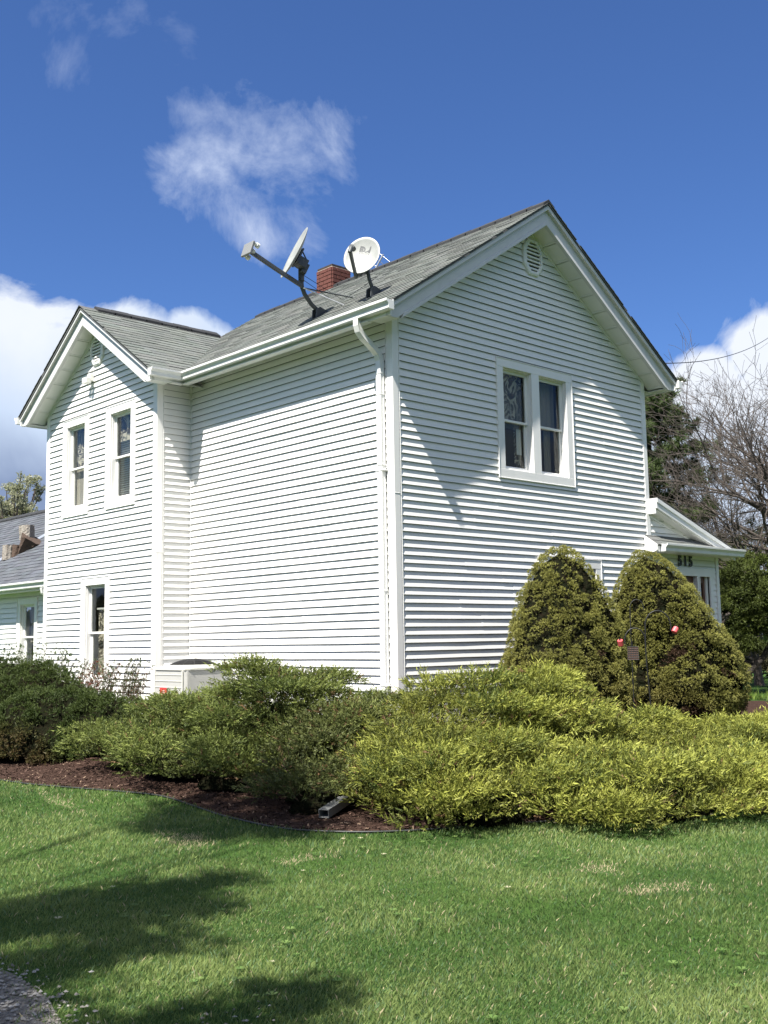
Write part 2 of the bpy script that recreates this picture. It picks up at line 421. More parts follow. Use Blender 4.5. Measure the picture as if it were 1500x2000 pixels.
M['mulch'] = material('mulch_bed', (0.036, 0.021, 0.016), 0.95, noise=[(25, 0.7, (0.022, 0.013, 0.010), ONE), (50, 0.6, (0.095, 0.055, 0.042), ONE)], bump=(45, 1.0, 0.03), spec=0.1)
M['gravel'] = material('gravel_bed', (0.19, 0.175, 0.155), 0.95, noise=[(45, 0.8, (0.07, 0.062, 0.052), ONE), (18, 0.5, (0.30, 0.28, 0.26), ONE)], bump=(50, 1.0, 0.02), spec=0.1)
M['path'] = material('pale_path', (0.42, 0.37, 0.30), 0.95, noise=[(12, 0.6, (0.25, 0.21, 0.16), ONE)], bump=(30, 0.6, 0.01))

def grid_mesh(name, xs, ys, mat, dz=0.0, inside=None, zfun=height, **kw):
    X, Y = np.meshgrid(xs, ys, indexing='ij'); Z = zfun(X, Y) + dz
    nx, ny = len(xs), len(ys)
    v = np.stack([X, Y, Z], -1).reshape(-1, 3)
    i, j = np.meshgrid(np.arange(nx - 1), np.arange(ny - 1), indexing='ij')
    a = (i * ny + j).ravel(); f = np.stack([a, a + ny, a + ny + 1, a + 1], 1)
    me = bpy.data.meshes.new(name); me.from_pydata(v.tolist(), [], f.tolist())
    me.polygons.foreach_set('use_smooth', [True] * len(me.polygons))
    me.materials.append(mat); o = bpy.data.objects.new(name, me); col.objects.link(o)
    return props(o, **kw)
def axis_vals(lo, hi, step, far):
    a = list(np.arange(lo, hi + 1e-6, step)); s = step; x = lo; pre = []
    while x > -far: s *= 1.35; x -= s; pre.append(x)
    s = step; x = hi; post = []
    while x < far: s *= 1.35; x += s; post.append(x)
    return np.array(pre[::-1] + a + post)
grid_mesh('ground', axis_vals(-13, 15, 0.35, 1500), axis_vals(-13, 24, 0.35, 1500), M['lawn'], kind='structure', label='green spring lawn around the white farmhouse')

# mulch bed: strip between edging curve and the house
EDGE = [(-4.3, 9.0), (-4.25, 6.0), (-4.1, 3.6), (-3.97, 2.6), (-3.92, 1.9), (-3.76, 1.09), (-3.62, 0.5), (-3.50, -0.2), (-3.58, -0.96), (-3.70, -1.71),
        (-3.74, -2.5), (-3.50, -3.0), (-3.12, -3.35), (-2.5, -3.70), (-1.7, -4.15), (-0.8, -4.55), (0.1, -4.75), (1.2, -4.85), (2.8, -4.8), (4.6, -4.6), (6.3, -4.1), (7.6, -2.9), (8.6, -1.6)]
def catmull(P, k=8):
    P = [np.array(p, float) for p in P]; out = []
    for i in range(len(P) - 1):
        p0, p1, p2, p3 = P[max(i - 1, 0)], P[i], P[i + 1], P[min(i + 2, len(P) - 1)]
        for t in np.arange(k) / k:
            out.append(0.5 * (2 * p1 + (p2 - p0) * t + (2 * p0 - 5 * p1 + 4 * p2 - p3) * t * t + (3 * p1 - p0 - 3 * p2 + p3) * t ** 3))
    out.append(P[-1]); return np.array(out)
EC = catmull(EDGE)
def mulch_bed():
    inner = []
    for p in EC:
        x, y = p
        inner.append((min(max(x, -0.4 if y < 4.7 else -0.9), 7.9) if y > 0 else min(max(x * 0.9, -0.3), 7.9), max(min(y, 22), 0.15) if y > -0.3 or True else y))
    inner = np.array(inner); K = 26; vs = []; fs = []
    for i in range(len(EC)):
        for k in range(K + 1):
            q = EC[i] * (1 - k / K) + inner[i] * (k / K)
            vs.append((q[0], q[1], hz(*q) + 0.006 + (0.012 * random.random() + 0.01 if 0 < k < K else 0)))
    for i in range(len(EC) - 1):
        for k in range(K): a = i * (K + 1) + k; fs.append((a, a + 1, a + K + 2, a + K + 1))
    me = bpy.data.meshes.new('mulch_bed'); me.from_pydata(vs, [], fs); me.materials.append(M['mulch'])
    o = bpy.data.objects.new('mulch_bed', me); col.objects.link(o)
    props(o, 'dark brown mulch bed between lawn edge and house', kind='structure')
mulch_bed()
GRAVEL = [(-7.08, -4.25), (-7.02, -4.7), (-7.06, -5.15), (-7.2, -5.6), (-7.28, -6.5), (-7.35, -8), (-7.5, -14), (-15, -14), (-15, -3.2), (-9.5, -3.4), (-7.6, -3.8)]
def poly_sheet(name, poly, mat, dz, **kw):
    bm = bmesh.new(); vs = [bm.verts.new((x, y, 0)) for x, y in poly]; bm.faces.new(vs)
    bmesh.ops.triangulate(bm, faces=bm.faces)
    for _ in range(4): bmesh.ops.subdivide_edges(bm, edges=[e for e in bm.edges if e.calc_length() > 0.5], cuts=1, use_grid_fill=False)
    bmesh.ops.triangulate(bm, faces=bm.faces)
    for v in bm.verts: v.co.z = hz(v.co.x, v.co.y) + dz
    me = bpy.data.meshes.new(name); bm.to_mesh(me); bm.free(); me.materials.append(mat)
    o = bpy.data.objects.new(name, me); col.objects.link(o); return props(o, **kw)
poly_sheet('gravel_drive', GRAVEL, M['gravel'], 0.008, label='grey gravel drive at the lawn corner', kind='structure')
poly_sheet('path', [(9.3, 2.6), (9.8, 1.2), (14, 0.2), (22, -1.2), (22, 0.0), (14, 1.6), (11, 2.4)], M['path'], 0.012, label='pale gravel path beyond the conical spruces', kind='structure')

def in_poly(x, y, poly):
    c = np.zeros(x.shape, bool); n = len(poly)
    for i in range(n):
        x1, y1 = poly[i]; x2, y2 = poly[(i + 1) % n]
        hit = ((y1 > y) != (y2 > y)) & (x < (x2 - x1) * (y - y1) / (y2 - y1 + 1e-12) + x1)
        c ^= hit
    return c
BED = [tuple(p) for p in EC[::3]] + [(8.6, 22), (-4.3, 22)]

# ------------------------------------------------------------------ the house
EXPO = 0.1016
Z0 = 0.709
DEPTH = 0.0262
S = 2 / 3
XC, HW = 2.86, 2.86            # main gable
ZR = 7.95
def zroof(x): return ZR - S * abs(x - XC)
WY, WHW = 6.67, 1.91
ZRW = 7.317
def zroofw(y): return ZRW - S * abs(y - WY)
house = empty('farmhouse', (0, 0, 0.3), 'white two storey farmhouse with lap siding, grey roof and brick chimney', 'house')

def T_gable(u, n, z): return (u, -n, z)                 # y = 0 plane, faces -y
def T_left(u, n, z): return (-n, u, z)                  # x = 0 plane, faces -x
def T_wing(u, n, z): return (-0.62 - n, u, z)
def T_side(u, n, z): return (u, 4.76 - n, z)
def T_add(u, n, z): return (-0.1 - n, u, z)
def T_right(u, n, z): return (5.72 + n, u, z)

def wall(name_label, T, outline, holes, thick=0.10):
    """outline: list of (u,z) polygon, built as vertical strips between break points so that openings stay open"""
    mb = MB()
    us = sorted(set([round(p[0], 4) for p in outline] + [round(v, 4) for h in holes for v in h[:2]]))
    def zr(u, side):
        zs = []
        n = len(outline)
        for i in range(n):
            (a, za), (b, zb) = outline[i], outline[(i + 1) % n]
            if abs(a - b) < 1e-9: continue
            lo, hi = min(a, b), max(a, b)
            if lo - 1e-6 <= u <= hi + 1e-6 and ((side > 0 and hi > u + 1e-6) or (side < 0 and lo < u - 1e-6)):
                zs.append(za + (zb - za) * (u - a) / (b - a))
        return min(zs), max(zs)
    for a, b in zip(us[:-1], us[1:]):
        l0, h0 = zr(a, 1); l1, h1 = zr(b, -1)
        hs = sorted([(h[2], h[3]) for h in holes if h[0] <= a + 1e-6 and h[1] >= b - 1e-6])
        segs = []; cur0, cur1 = l0, l1
        for za, zb in hs:
            segs.append((cur0, cur1, za, za)); cur0 = cur1 = zb
        segs.append((cur0, cur1, h0, h1))
        for p0, p1, q0, q1 in segs:
            mb.prism([(a, p0), (b, p1), (b, q1), (a, q0)], lambda u, z, n: T(u, n, z), -thick, 0.0)
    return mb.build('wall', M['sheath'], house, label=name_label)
rc = random.Random(3)
def clapboards(wallobj, T, n0, n1, span, holes, z0=Z0, stuff_below=-1, name='clapboard', mat='vinyl', ph=0.0):
    """one object per visible course segment"""
    low = MB()
    for n in range(n0, n1):
        zb, zt = z0 + n * EXPO, z0 + (n + 1) * EXPO
        a0, b0 = span(zb); a1, b1 = span(zt)
        if b0 - a0 < 0.05: continue
        segs = [(a0, b0, a1, b1)]
        for (h0, h1, hz0, hz1) in holes:
            if zt > hz0 + 0.11 and zb < hz1 - 0.09:
                new = []
                for s0, s1, t0, t1 in segs:
                    if h1 <= min(s0, t0) or h0 >= max(s1, t1): new.append((s0, s1, t0, t1)); continue
                    if h0 > s0 + 0.01: new.append((s0, h0, min(t0, h0), h0))
                    if h1 < s1 - 0.01: new.append((h1, s1, h1, max(t1, h1)))
                segs = new
        for s0, s1, t0, t1 in segs:
            mb = low if n < stuff_below else MB()
            runs = [(s0, s1, t0, t1, 0.0)]
            if s1 - s0 > 1.9:
                uj = s0 + (s1 - s0) * random.Random((n // 2) * 31 + int(s0 * 10)).uniform(0.18, 0.82)
                runs = [(s0, uj + 0.03, t0, uj + 0.03, 0.0), (uj, s1, uj, t1, 0.0018)]
            for s0_, s1_, t0_, t1_, dd in runs:
                k = max(1, int((s1_ - s0_) / 0.5)); vs = []
                for i in range(k + 1):
                    f = i / k; ub = s0_ + (s1_ - s0_) * f; ut = t0_ + (t1_ - t0_) * f
                    j = rc.uniform(-0.0013, 0.0013) + dd; jz = rc.uniform(-0.0014, 0.0014)
                    e_ = zb + jz
                    vs += [T(ub, DEPTH + j - 0.006, e_), T(ub, DEPTH + j, e_), T(ut, 0.0035 + dd, zt - 0.001), T(ut, 0.0012, zt - 0.001), T(ub, DEPTH + j - 0.004, e_ + 0.004)]
                fs = []
                for i in range(k):
                    for q in range(5): fs.append((i * 5 + q, i * 5 + (q + 1) % 5, (i + 1) * 5 + (q + 1) % 5, (i + 1) * 5 + q))
                fs += [(4, 3, 2, 1, 0), tuple(range(k * 5, k * 5 + 5))]
                mb.add(vs, fs)
            if n >= stuff_below: mb.build(name, M[mat], wallobj)
    if low.v: low.build('clapboards', M[mat], wallobj, kind='stuff')

# window openings (outer casing)  u0,u1,z0,z1
G1 = (2.02, 3.75, 3.82, 5.55); G2 = (2.82, 4.33, 0.95, 2.72)
W1 = (7.00, 7.93, 3.815, 5.54); W2 = (5.42, 6.36, 3.815, 5.53); W3 = (6.20, 7.15, 0.855, 2.685)
A1 = (9.98, 10.86, 0.98, 2.50)
def opening(c, t=0.135, b=0.13): return (c[0] + t, c[1] - t, c[2] + b, c[3] - 0.12)
g1o = [(2.155, 2.79, 3.945, 5.43), (2.965, 3.615, 3.945, 5.43)]
g2o = [(2.95, 3.50, 1.08, 2.59), (3.65, 4.20, 1.08, 2.59)]
zt_s = 0.29
gable_out = [(0, 0.45), (5.72, 0.45), (5.72, zroof(5.72) - zt_s), (XC, ZR - zt_s), (0, zroof(0) - zt_s)]
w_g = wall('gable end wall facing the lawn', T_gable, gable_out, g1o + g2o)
def span_gable(z):
    lim = ZR - zt_s - z
    d = min(HW, max(0, lim / S)); return (max(0.03, XC - d), min(5.69, XC + d))
NG = int((ZR - zt_s - Z0) / EXPO) + 1
clapboards(w_g, T_gable, 0, NG, span_gable, [G1, G2], stuff_below=5)
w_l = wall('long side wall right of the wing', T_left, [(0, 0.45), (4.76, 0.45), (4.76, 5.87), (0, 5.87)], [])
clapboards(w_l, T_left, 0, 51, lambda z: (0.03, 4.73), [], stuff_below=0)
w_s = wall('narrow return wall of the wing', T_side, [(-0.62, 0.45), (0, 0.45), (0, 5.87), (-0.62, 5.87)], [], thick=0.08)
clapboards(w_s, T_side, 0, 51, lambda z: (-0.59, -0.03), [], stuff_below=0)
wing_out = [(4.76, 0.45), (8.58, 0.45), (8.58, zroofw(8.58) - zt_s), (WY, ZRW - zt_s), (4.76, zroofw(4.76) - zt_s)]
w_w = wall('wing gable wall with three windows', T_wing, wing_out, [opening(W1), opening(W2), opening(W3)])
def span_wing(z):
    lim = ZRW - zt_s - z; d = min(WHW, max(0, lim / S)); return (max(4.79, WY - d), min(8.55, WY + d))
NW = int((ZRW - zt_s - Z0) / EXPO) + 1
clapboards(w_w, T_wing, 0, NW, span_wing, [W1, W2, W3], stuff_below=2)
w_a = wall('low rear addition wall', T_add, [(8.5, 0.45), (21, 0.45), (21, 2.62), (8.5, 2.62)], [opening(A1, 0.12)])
clapboards(w_a, T_add, 0, 19, lambda z: (8.6, 21.0), [A1], stuff_below=2)
# hidden sides of the house, plain sheathing boxed shut
mb = MB()
mb.box((5.62, 0, 0.45), (5.72, 6.5, 5.72)); mb.box((0, 6.4, 0.45), (5.72, 6.5, 5.72))
mb.prism([(0, 5.72), (5.72, 5.72), (5.72, zroof(5.72) - .05), (XC, ZR - .05), (0, zroof(0) - .05)], lambda a, b, t: (a, t, b), 6.42, 6.5)
mb.build('wall', M['vinyl'], house, label='plain rear walls')
mb = MB(); mb.box((-0.62, 8.48, 0.45), (5.0, 8.58, 5.72)); mb.box((5.0, 4.76, 0.45), (5.1, 8.58, 5.72)); mb.box((5.0, 8.6, .45), (5.1, 21, 2.6)); mb.box((0, 20.9, .45), (5, 21, 2.6))
mb.prism([(4.76, 5.72), (8.58, 5.72), (WY, ZRW - .06)], lambda a, b, t: (t, a, b), 5.0, 5.1)
mb.build('wall', M['vinyl'], house, label='plain side walls of wing and addition')
# dim rooms and floor so that windows look into something
mb = MB(); mb.box((0.1, 0.9, 0.46), (5.6, 1.0, 5.6)); mb.box((0.1, 0.1, 3.1), (5.6, 0.9, 3.2))
mb.box((0.6, 4.9, 0.46), (0.7, 8.4, 5.6)); mb.box((-0.5, 4.9, 3.1), (0.6, 8.4, 3.2)); mb.box((0.9, 8.7, 0.46), (1.0, 12, 2.6))
mb.build('inner_wall', M['room'], house)
mb = MB()
mb.box((-0.02, -0.02, 0.0), (5.74, 6.4, 0.46)); mb.box((-0.64, 4.74, 0.0), (-0.02, 8.6, 0.46)); mb.box((-0.12, 8.6, 0.0), (5, 21, 0.46)); mb.box((5.74, 0.0, 0), (7.8, 3, .46))
mb.build('foundation', M['stone'], house)
mb = MB(); mb.box((-0.018, 0.0, 0.46), (0.0, 4.76, 0.712), None); mb.box((0, -.018, 0.46), (7.8, 0, 0.712)); mb.box((-0.638, 4.76, 0.46), (-0.62, 8.58, 0.712))
mb.build('base_trim', M['trim'], house)

# ---------- corner posts
def post(T, u0, u1, z0, z1, o=None):
    mb = o or MB(); mb.box((u0, 0, z0), (u1, 0.026, z1), T); return mb
cp = MB()      # main corner: L shaped with beads
cp.box((-0.030, -0.030, Z0 - .02), (0.075, 0.0, 5.75)); cp.box((-0.030, 0.0, Z0 - .02), (0.0, 0.085, 5.83))
cp.box((0.075, -0.022, Z0 - .02), (0.088, 0, 5.76)); cp.box((0.088, -0.030, Z0 - .02), (0.098, 0, 5.77))
cp.box((-0.022, 0.085, Z0 - .02), (0, 0.098, 5.83)); cp.box((-0.03, 0.098, Z0 - .02), (0, 0.108, 5.83))
cp.box((-0.034, -0.034, 3.42), (0.076, 0.001, 3.428))
cp.build('corner_post', M['trim'], house, bevel=0.004)
cp = MB(); cp.box((5.645, -0.030, Z0 - .02), (5.75, 0, 5.75)); cp.box((5.72, 0, Z0 - .02), (5.75, 0.09, 5.7)); cp.box((5.625, -0.024, Z0 - .02), (5.645, 0, 5.77))
cp.build('corner_post', M['trim'], house, bevel=0.004)
cp = MB(); cp.box((-0.650, 4.73, Z0 - .02), (-0.62, 4.85, 5.74)); cp.box((-0.62, 4.73, Z0 - .02), (-0.545, 4.76, 5.83)); cp.box((-0.545, 4.738, Z0 - .02), (-0.53, 4.76, 5.83)); cp.box((-0.530, 4.73, Z0 - .02), (-0.52, 4.76, 5.83))
cp.box((-0.654, 4.726, 2.98), (-0.54, 4.851, 2.986))
cp.build('corner_post', M['trim'], house, bevel=0.004)
cp = MB(); cp.box((-0.650, 8.49, Z0 - .02), (-0.62, 8.61, 5.74)); cp.box((-0.62, 8.58, Z0 - .02), (-0.54, 8.61, 5.7))
cp.build('corner_post', M['trim'], house, bevel=0.004)
cp = MB(); cp.box((-0.030, 4.73, Z0 - .02), (0.0, 4.76, 5.84)); cp.build('inside_corner_post', M['trim'], house, bevel=0.003)

# ---------- windows
def casing(T, c, opens, label, header=0.12):
    mb = MB(); p = 0.034
    u0, u1, z0, z1 = c
    oz0, oz1 = opens[0][2], opens[0][3]
    mb.box((u0, 0, oz1), (u1, p, z1), T)                      # header
    mb.box((u0, 0, z0), (u1, p, oz0), T)                      # apron
    edges = [u0] + [v for o in opens for v in o[:2]] + [u1]
    for a, b in zip(edges[0::2], edges[1::2]): mb.box((a, 0, oz0), (b, p - 0.002, oz1), T)
    mb.box((u0 - 0.012, 0, z0 - 0.012), (u0, p + 0.008, z1 + 0.012), T); mb.box((u1, 0, z0 - 0.012), (u1 + 0.012, p + 0.008, z1 + 0.012), T)
    mb.box((u0, 0, z1), (u1, p + 0.008, z1 + 0.012), T); mb.box((u0, 0, z0 - 0.012), (u1, p + 0.008, z0), T)
    w = mb.build('window', M['trim'], house, label=label, bevel=0.003)
    for o in opens:
        a, b, lo, hi = o
        j = MB(); d = -0.105
        j.box((a, d, lo), (a + 0.012, 0.0, hi), T); j.box((b - 0.012, d, lo), (b, 0.0, hi), T)
        j.box((a + 0.012, d, hi - 0.012), (b - 0.012, 0.0, hi), T); j.box((a + 0.012, d, lo), (b - 0.012, 0.004, lo + 0.03), T)
        j.build('jamb', M['trim'], w)
        f = 0.042; mid = lo + (hi - lo) * 0.485; a2, b2, l2, h2 = a + 0.012, b - 0.012, lo + 0.03, hi - 0.012
        for nm, zz0, zz1, n0, n1 in (('upper_sash', mid - 0.005, h2, -0.085, -0.055), ('lower_sash', l2, mid + 0.032, -0.118, -0.088)):
            s = MB(); s.box((a2, n0, zz0), (a2 + f, n1, zz1), T); s.box((b2 - f, n0, zz0), (b2, n1, zz1), T)
            s.box((a2 + f, n0, zz1 - f * (1 if nm[0] == 'u' else .8)), (b2 - f, n1, zz1), T); s.box((a2 + f, n0, zz0), (b2 - f, n1, zz0 + f * (.8 if nm[0] == 'u' else 1)), T)
            s.build(nm, M['trim'], w, bevel=0.002)
            g = MB(); nm_ = (n0 + n1) / 2; g.box((a2 + f * .9, nm_ - 0.002, zz0 + f * .75), (b2 - f * .9, nm_ + 0.002, zz1 - f * .75), T)
            g.build('pane', M['glass'], w)
        ir = MB(); 
        ir.box((a2 + f - 0.012, -0.086, mid + 0.03), (a2 + f, -0.0865, mid + 0.035), T)
    return w
def curtain(w, T, a, b, z0, z1, n, waves, mat='curtain', amp=0.02):
    mb = MB(); k = 40; vs = []
    for i in range(k + 1):
        f = i / k; u = a + (b - a) * f; d = n + amp * math.sin(f * waves * 2 * math.pi + 0.5 * math.sin(f * 9))
        vs += [T(u, d, z0), T(u, d * 0.6 + n * 0.4, z1)]
    mb.add(vs, [(2 * i, 2 * i + 2, 2 * i + 3, 2 * i + 1) for i in range(k)], True)
    return mb.build('curtain', M[mat], w, recalc=False)
def blinds(w, T, a, b, z0, z1, n, pitch=0.038):
    mb = MB(); z = z0
    while z < z1:
        mb.add([T(a, n, z), T(b, n, z), T(b, n + 0.018, z + 0.022), T(a, n + 0.018, z + 0.022)], [(0, 1, 2, 3)]); z += pitch
    return mb.build('blind', M['blind'], w, recalc=False, kind='stuff')
wg1 = casing(T_gable, G1, g1o, 'paired upper window in the gable end')
curtain(wg1, T_gable, 2.19, 2.76, 4.68, 5.42, -0.150, 3, 'lace', 0.012)
curtain(wg1, T_gable, 2.19, 2.36, 3.98, 4.70, -0.20, 2.5, 'lace', 0.02)
curtain(wg1, T_gable, 2.62, 2.76, 3.98, 4.70, -0.20, 2.5, 'lace', 0.02)
mb = MB(); mb.box((2.60, -0.135, 4.22), (2.71, -0.133, 4.60), T_gable); mb.build('sticker', M['paper'], wg1)
mb = MB(); mb.box((2.99, -0.30, 5.20), (3.60, -0.28, 5.30), T_gable); mb.build('curtain_rail', M['blind'], wg1)
curtain(wg1, T_gable, 3.44, 3.60, 3.98, 5.22, -0.30, 3, 'curtain', 0.025)
curtain(wg1, T_gable, 2.97, 3.62, 4.70, 5.42, -0.22, 5, 'curtain', 0.012)
mb = MB(); mb.box((3.0, -0.7, 4.75), (3.5, -0.68, 5.4), T_gable); mb.build('inner_shade', M['curtain'], wg1)
wg2 = casing(T_gable, G2, g2o, 'lower gable window mostly hidden by the spruce')
ww = []
for c, lb in ((W1, 'upper window on the left of the wing'), (W2, 'upper window on the right of the wing'), (W3, 'ground floor window of the wing')):
    ww.append(casing(T_wing, c, [opening(c)], lb))
curtain(ww[0], T_wing, 7.16, 7.78, 4.65, 5.38, -0.155, 5, 'lace', 0.02)
mb = MB(); mb.box((7.15, -0.16, 3.97), (7.78, -0.155, 4.66), T_wing); mb.build('shade', M['curtain'], ww[0])
blinds(ww[1], T_wing, 5.58, 6.20, 3.98, 5.08, -0.165)
curtain(ww[1], T_wing, 5.58, 6.20, 4.95, 5.40, -0.140, 4, 'lace', 0.012)
mb = MB(); mb.box((6.36, -0.20, 2.16), (7.0, -0.18, 2.19), T_wing); mb.build('inner_rail', M['blind'], ww[2])
curtain(ww[2], T_wing, 6.36, 6.56, 1.05, 2.16, -0.22, 3, 'lace', 0.02); curtain(ww[2], T_wing, 6.80, 7.0, 1.05, 2.16, -0.22, 3, 'lace', 0.02)
mb = MB(); mb.box((6.36, -0.35, 1.0), (7.0, -0.34, 1.72), T_wing); mb.build('shade', M['curtain'], ww[2])
wa = casing(T_add, A1, [opening(A1, 0.12)], 'small window of the low addition')
mb = MB(); mb.box((10.12, -0.2, 1.6), (10.72, -0.19, 2.36), T_add); mb.build('shade', M['curtain'], wa)

# ---------- roofs
def slab(mb, p0, p1, p2, p3, th):
    P = [Vector(p) for p in (p0, p1, p2, p3)]; n = (P[1] - P[0]).cross(P[3] - P[0]).normalized()
    if n.z < 0: n = -n
    vs = P + [p - n * th for p in P]; mb.add(vs, [(0, 1, 2, 3), (7, 6, 5, 4), (0, 4, 5, 1), (1, 5, 6, 2), (2, 6, 7, 3), (3, 7, 4, 0)])
def shingles(E, adir, length, up, slen, mat, base, jit, parent, expo=0.14, width=0.32, th=0.011):
    E = np.array(E, float); a = np.array(adir, float); u = _n(np.array(up, float)); n = np.cross(a, u); n = n if n[2] > 0 else -n
    tris = []; tin = []; rows = int(slen / expo) + 1
    for r in range(rows):
        s0 = -0.02 + r * expo; s1 = min(s0 + expo * 1.15, slen); x = -RNG.uniform(0, width)
        while x < length:
            w_ = width * RNG.choice([0.5, 0.75, 1.0, 1.0]); x0, x1 = max(x, 0) + 0.002, min(x + w_, length) - 0.002; x += w_
            if x1 - x0 < 0.03: continue
            sj = s0 + RNG.uniform(-0.006, 0.004); tt = th * RNG.uniform(0.8, 1.5)
            c = np.array(base) * (1 + RNG.uniform(-jit, jit)) * (1 + RNG.uniform(-.04, .04, 3))
            P = lambda xx, ss, nn: E + a * xx + u * ss + n * nn
            A, B, Cc, D = P(x0, sj, tt), P(x1, sj, tt), P(x1, s1, 0.003), P(x0, s1, 0.003)
            A2, B2, C2, D2 = P(x0, sj, 0.0005), P(x1, sj, 0.0005), P(x1, s1, 0.0), P(x0, s1, 0.0)
            for q in ((A, B, Cc, D), (A2, B2, B, A), (B2, C2, Cc, B), (A2, D2, D, A)): tris.append(q); tin.append(c)
    return tri_object('shingles', np.array(tris), np.array(tin), mat, parent, per=4, kind='stuff')
OV = 0.42; XE0, XE1 = XC - HW - OV, XC + HW + OV
ZE = ZR - S * (HW + OV)
mb = MB()
slab(mb, (XE0, -0.42, ZE), (XE0, 6.9, ZE), (XC, 6.9, ZR), (XC, -0.42, ZR), 0.022)
slab(mb, (XE1, -0.42, ZE), (XE1, 6.9, ZE), (XC, 6.9, ZR), (XC, -0.42, ZR), 0.022)
roof = mb.build('roof', M['deck'], house, label='grey shingled main roof')
shingles((XE0 - .01, -0.435, ZE + .001), (0, 1, 0), 7.33, (1, 0, S), 3.28 * 1.2019, M['shingle'], (0.135, 0.145, 0.132), 0.14, roof)
shingles((XE1 + .01, -0.435, ZE + .001), (0, 1, 0), 7.33, (-1, 0, S), 3.28 * 1.2019, M['shingle'], (0.135, 0.145, 0.132), 0.14, roof)
XW0 = -1.02; YE0, YE1 = WY - WHW - OV, WY + WHW + OV; ZEW = ZRW - S * (WHW + OV)
mb = MB()
slab(mb, (XW0, YE0, ZEW), (4.9, YE0, ZEW), (4.9, WY, ZRW), (XW0, WY, ZRW), 0.035)
slab(mb, (XW0, YE1, ZEW), (5.4, YE1, ZEW), (5.4, WY, ZRW), (XW0, WY, ZRW), 0.035)
roofw = mb.build('roof', M['deck'], house, label='green grey shingled wing roof')
shingles((XW0 - .02, YE0 - .01, ZEW + .001), (1, 0, 0), 4.6, (0, 1, S), 2.33 * 1.2019, M['shingle'], (0.118, 0.130, 0.118), 0.22, roofw)
shingles((XW0 - .02, YE1 + .01, ZEW + .001), (1, 0, 0), 6.4, (0, -1, S), 2.33 * 1.2019, M['shingle'], (0.118, 0.130, 0.118), 0.22, roofw)
# addition roof (ridge at x 2.86)
AX0, AZ0, AXR = -0.5, 2.78, 2.80; AZR = AZ0 + S * (AXR - AX0)
mb = MB()
slab(mb, (AX0, 8.58, AZ0), (AX0, 21.3, AZ0), (AXR, 21.3, AZR), (AXR, 8.58, AZR), 0.035)
slab(mb, (2 * AXR - AX0, 8.58, AZ0), (2 * AXR - AX0, 21.3, AZ0), (AXR, 21.3, AZR), (AXR, 8.58, AZR), 0.035)
mb.box((0.0, 21.0, 2.5), (5.0, 21.06, 2.6))
roofa = mb.build('roof', M['deck'], house, label='dark slate shingled low addition roof')
shingles((AX0, 8.6, AZ0 + .001), (0, 1, 0), 12.7, (1, 0, S), 3.30 * 1.2019, M['shingle_dark'], (0.085, 0.092, 0.105), 0.28, roofa, expo=0.15)
# ridge vents
def ridge(p0, p1, w, parent, side):
    mb = MB(); p0 = Vector(p0); p1 = Vector(p1); sd = Vector(side)
    up = Vector((0, 0, 1)); L_ = (p1 - p0).length; d = (p1 - p0).normalized(); n = max(2, int(L_ / 0.3))
    for i in range(n):
        a = p0 + d * (L_ * i / n); b = p0 + d * (L_ * (i + 1) / n + 0.02); lift = 0.046 + 0.005 * (i % 2)
        for s_ in (1, -1):
            q = [a + up * lift, b + up * lift, b + sd * s_ * w + up * (lift - w * S), a + sd * s_ * w + up * (lift - w * S)]
            lo = [v - up * 0.044 for v in q]; mb.add(q + lo, [(0, 1, 2, 3), (7, 6, 5, 4), (0, 4, 5, 1), (1, 5, 6, 2), (2, 6, 7, 3), (3, 7, 4, 0)])
    mb.build('ridge_vent', M['ridge'], parent)
ridge((XC, -0.42, ZR + .012), (XC, 6.75, ZR + .012), 0.13, roof, (1, 0, 0))
ridge((XW0 + 0.28, WY, ZRW + .018), (1.75, WY, ZRW + .018), 0.13, roofw, (0, 1, 0))
mb = MB()
for s_ in (1, -1):
    mb.add([(XW0 - .02, WY, ZRW + .02), (2.0, WY, ZRW + .02), (2.0, WY + s_ * .14, ZRW + .02 - .14 * S), (XW0 - .02, WY + s_ * .14, ZRW + .02 - .14 * S)], [(0, 1, 2, 3)])
mb.build('ridge_cap', M['deck'], roofw)
ridge((AXR, 8.6, AZR + .01), (AXR, 21.3, AZR + .01), 0.13, roofa, (1, 0, 0))

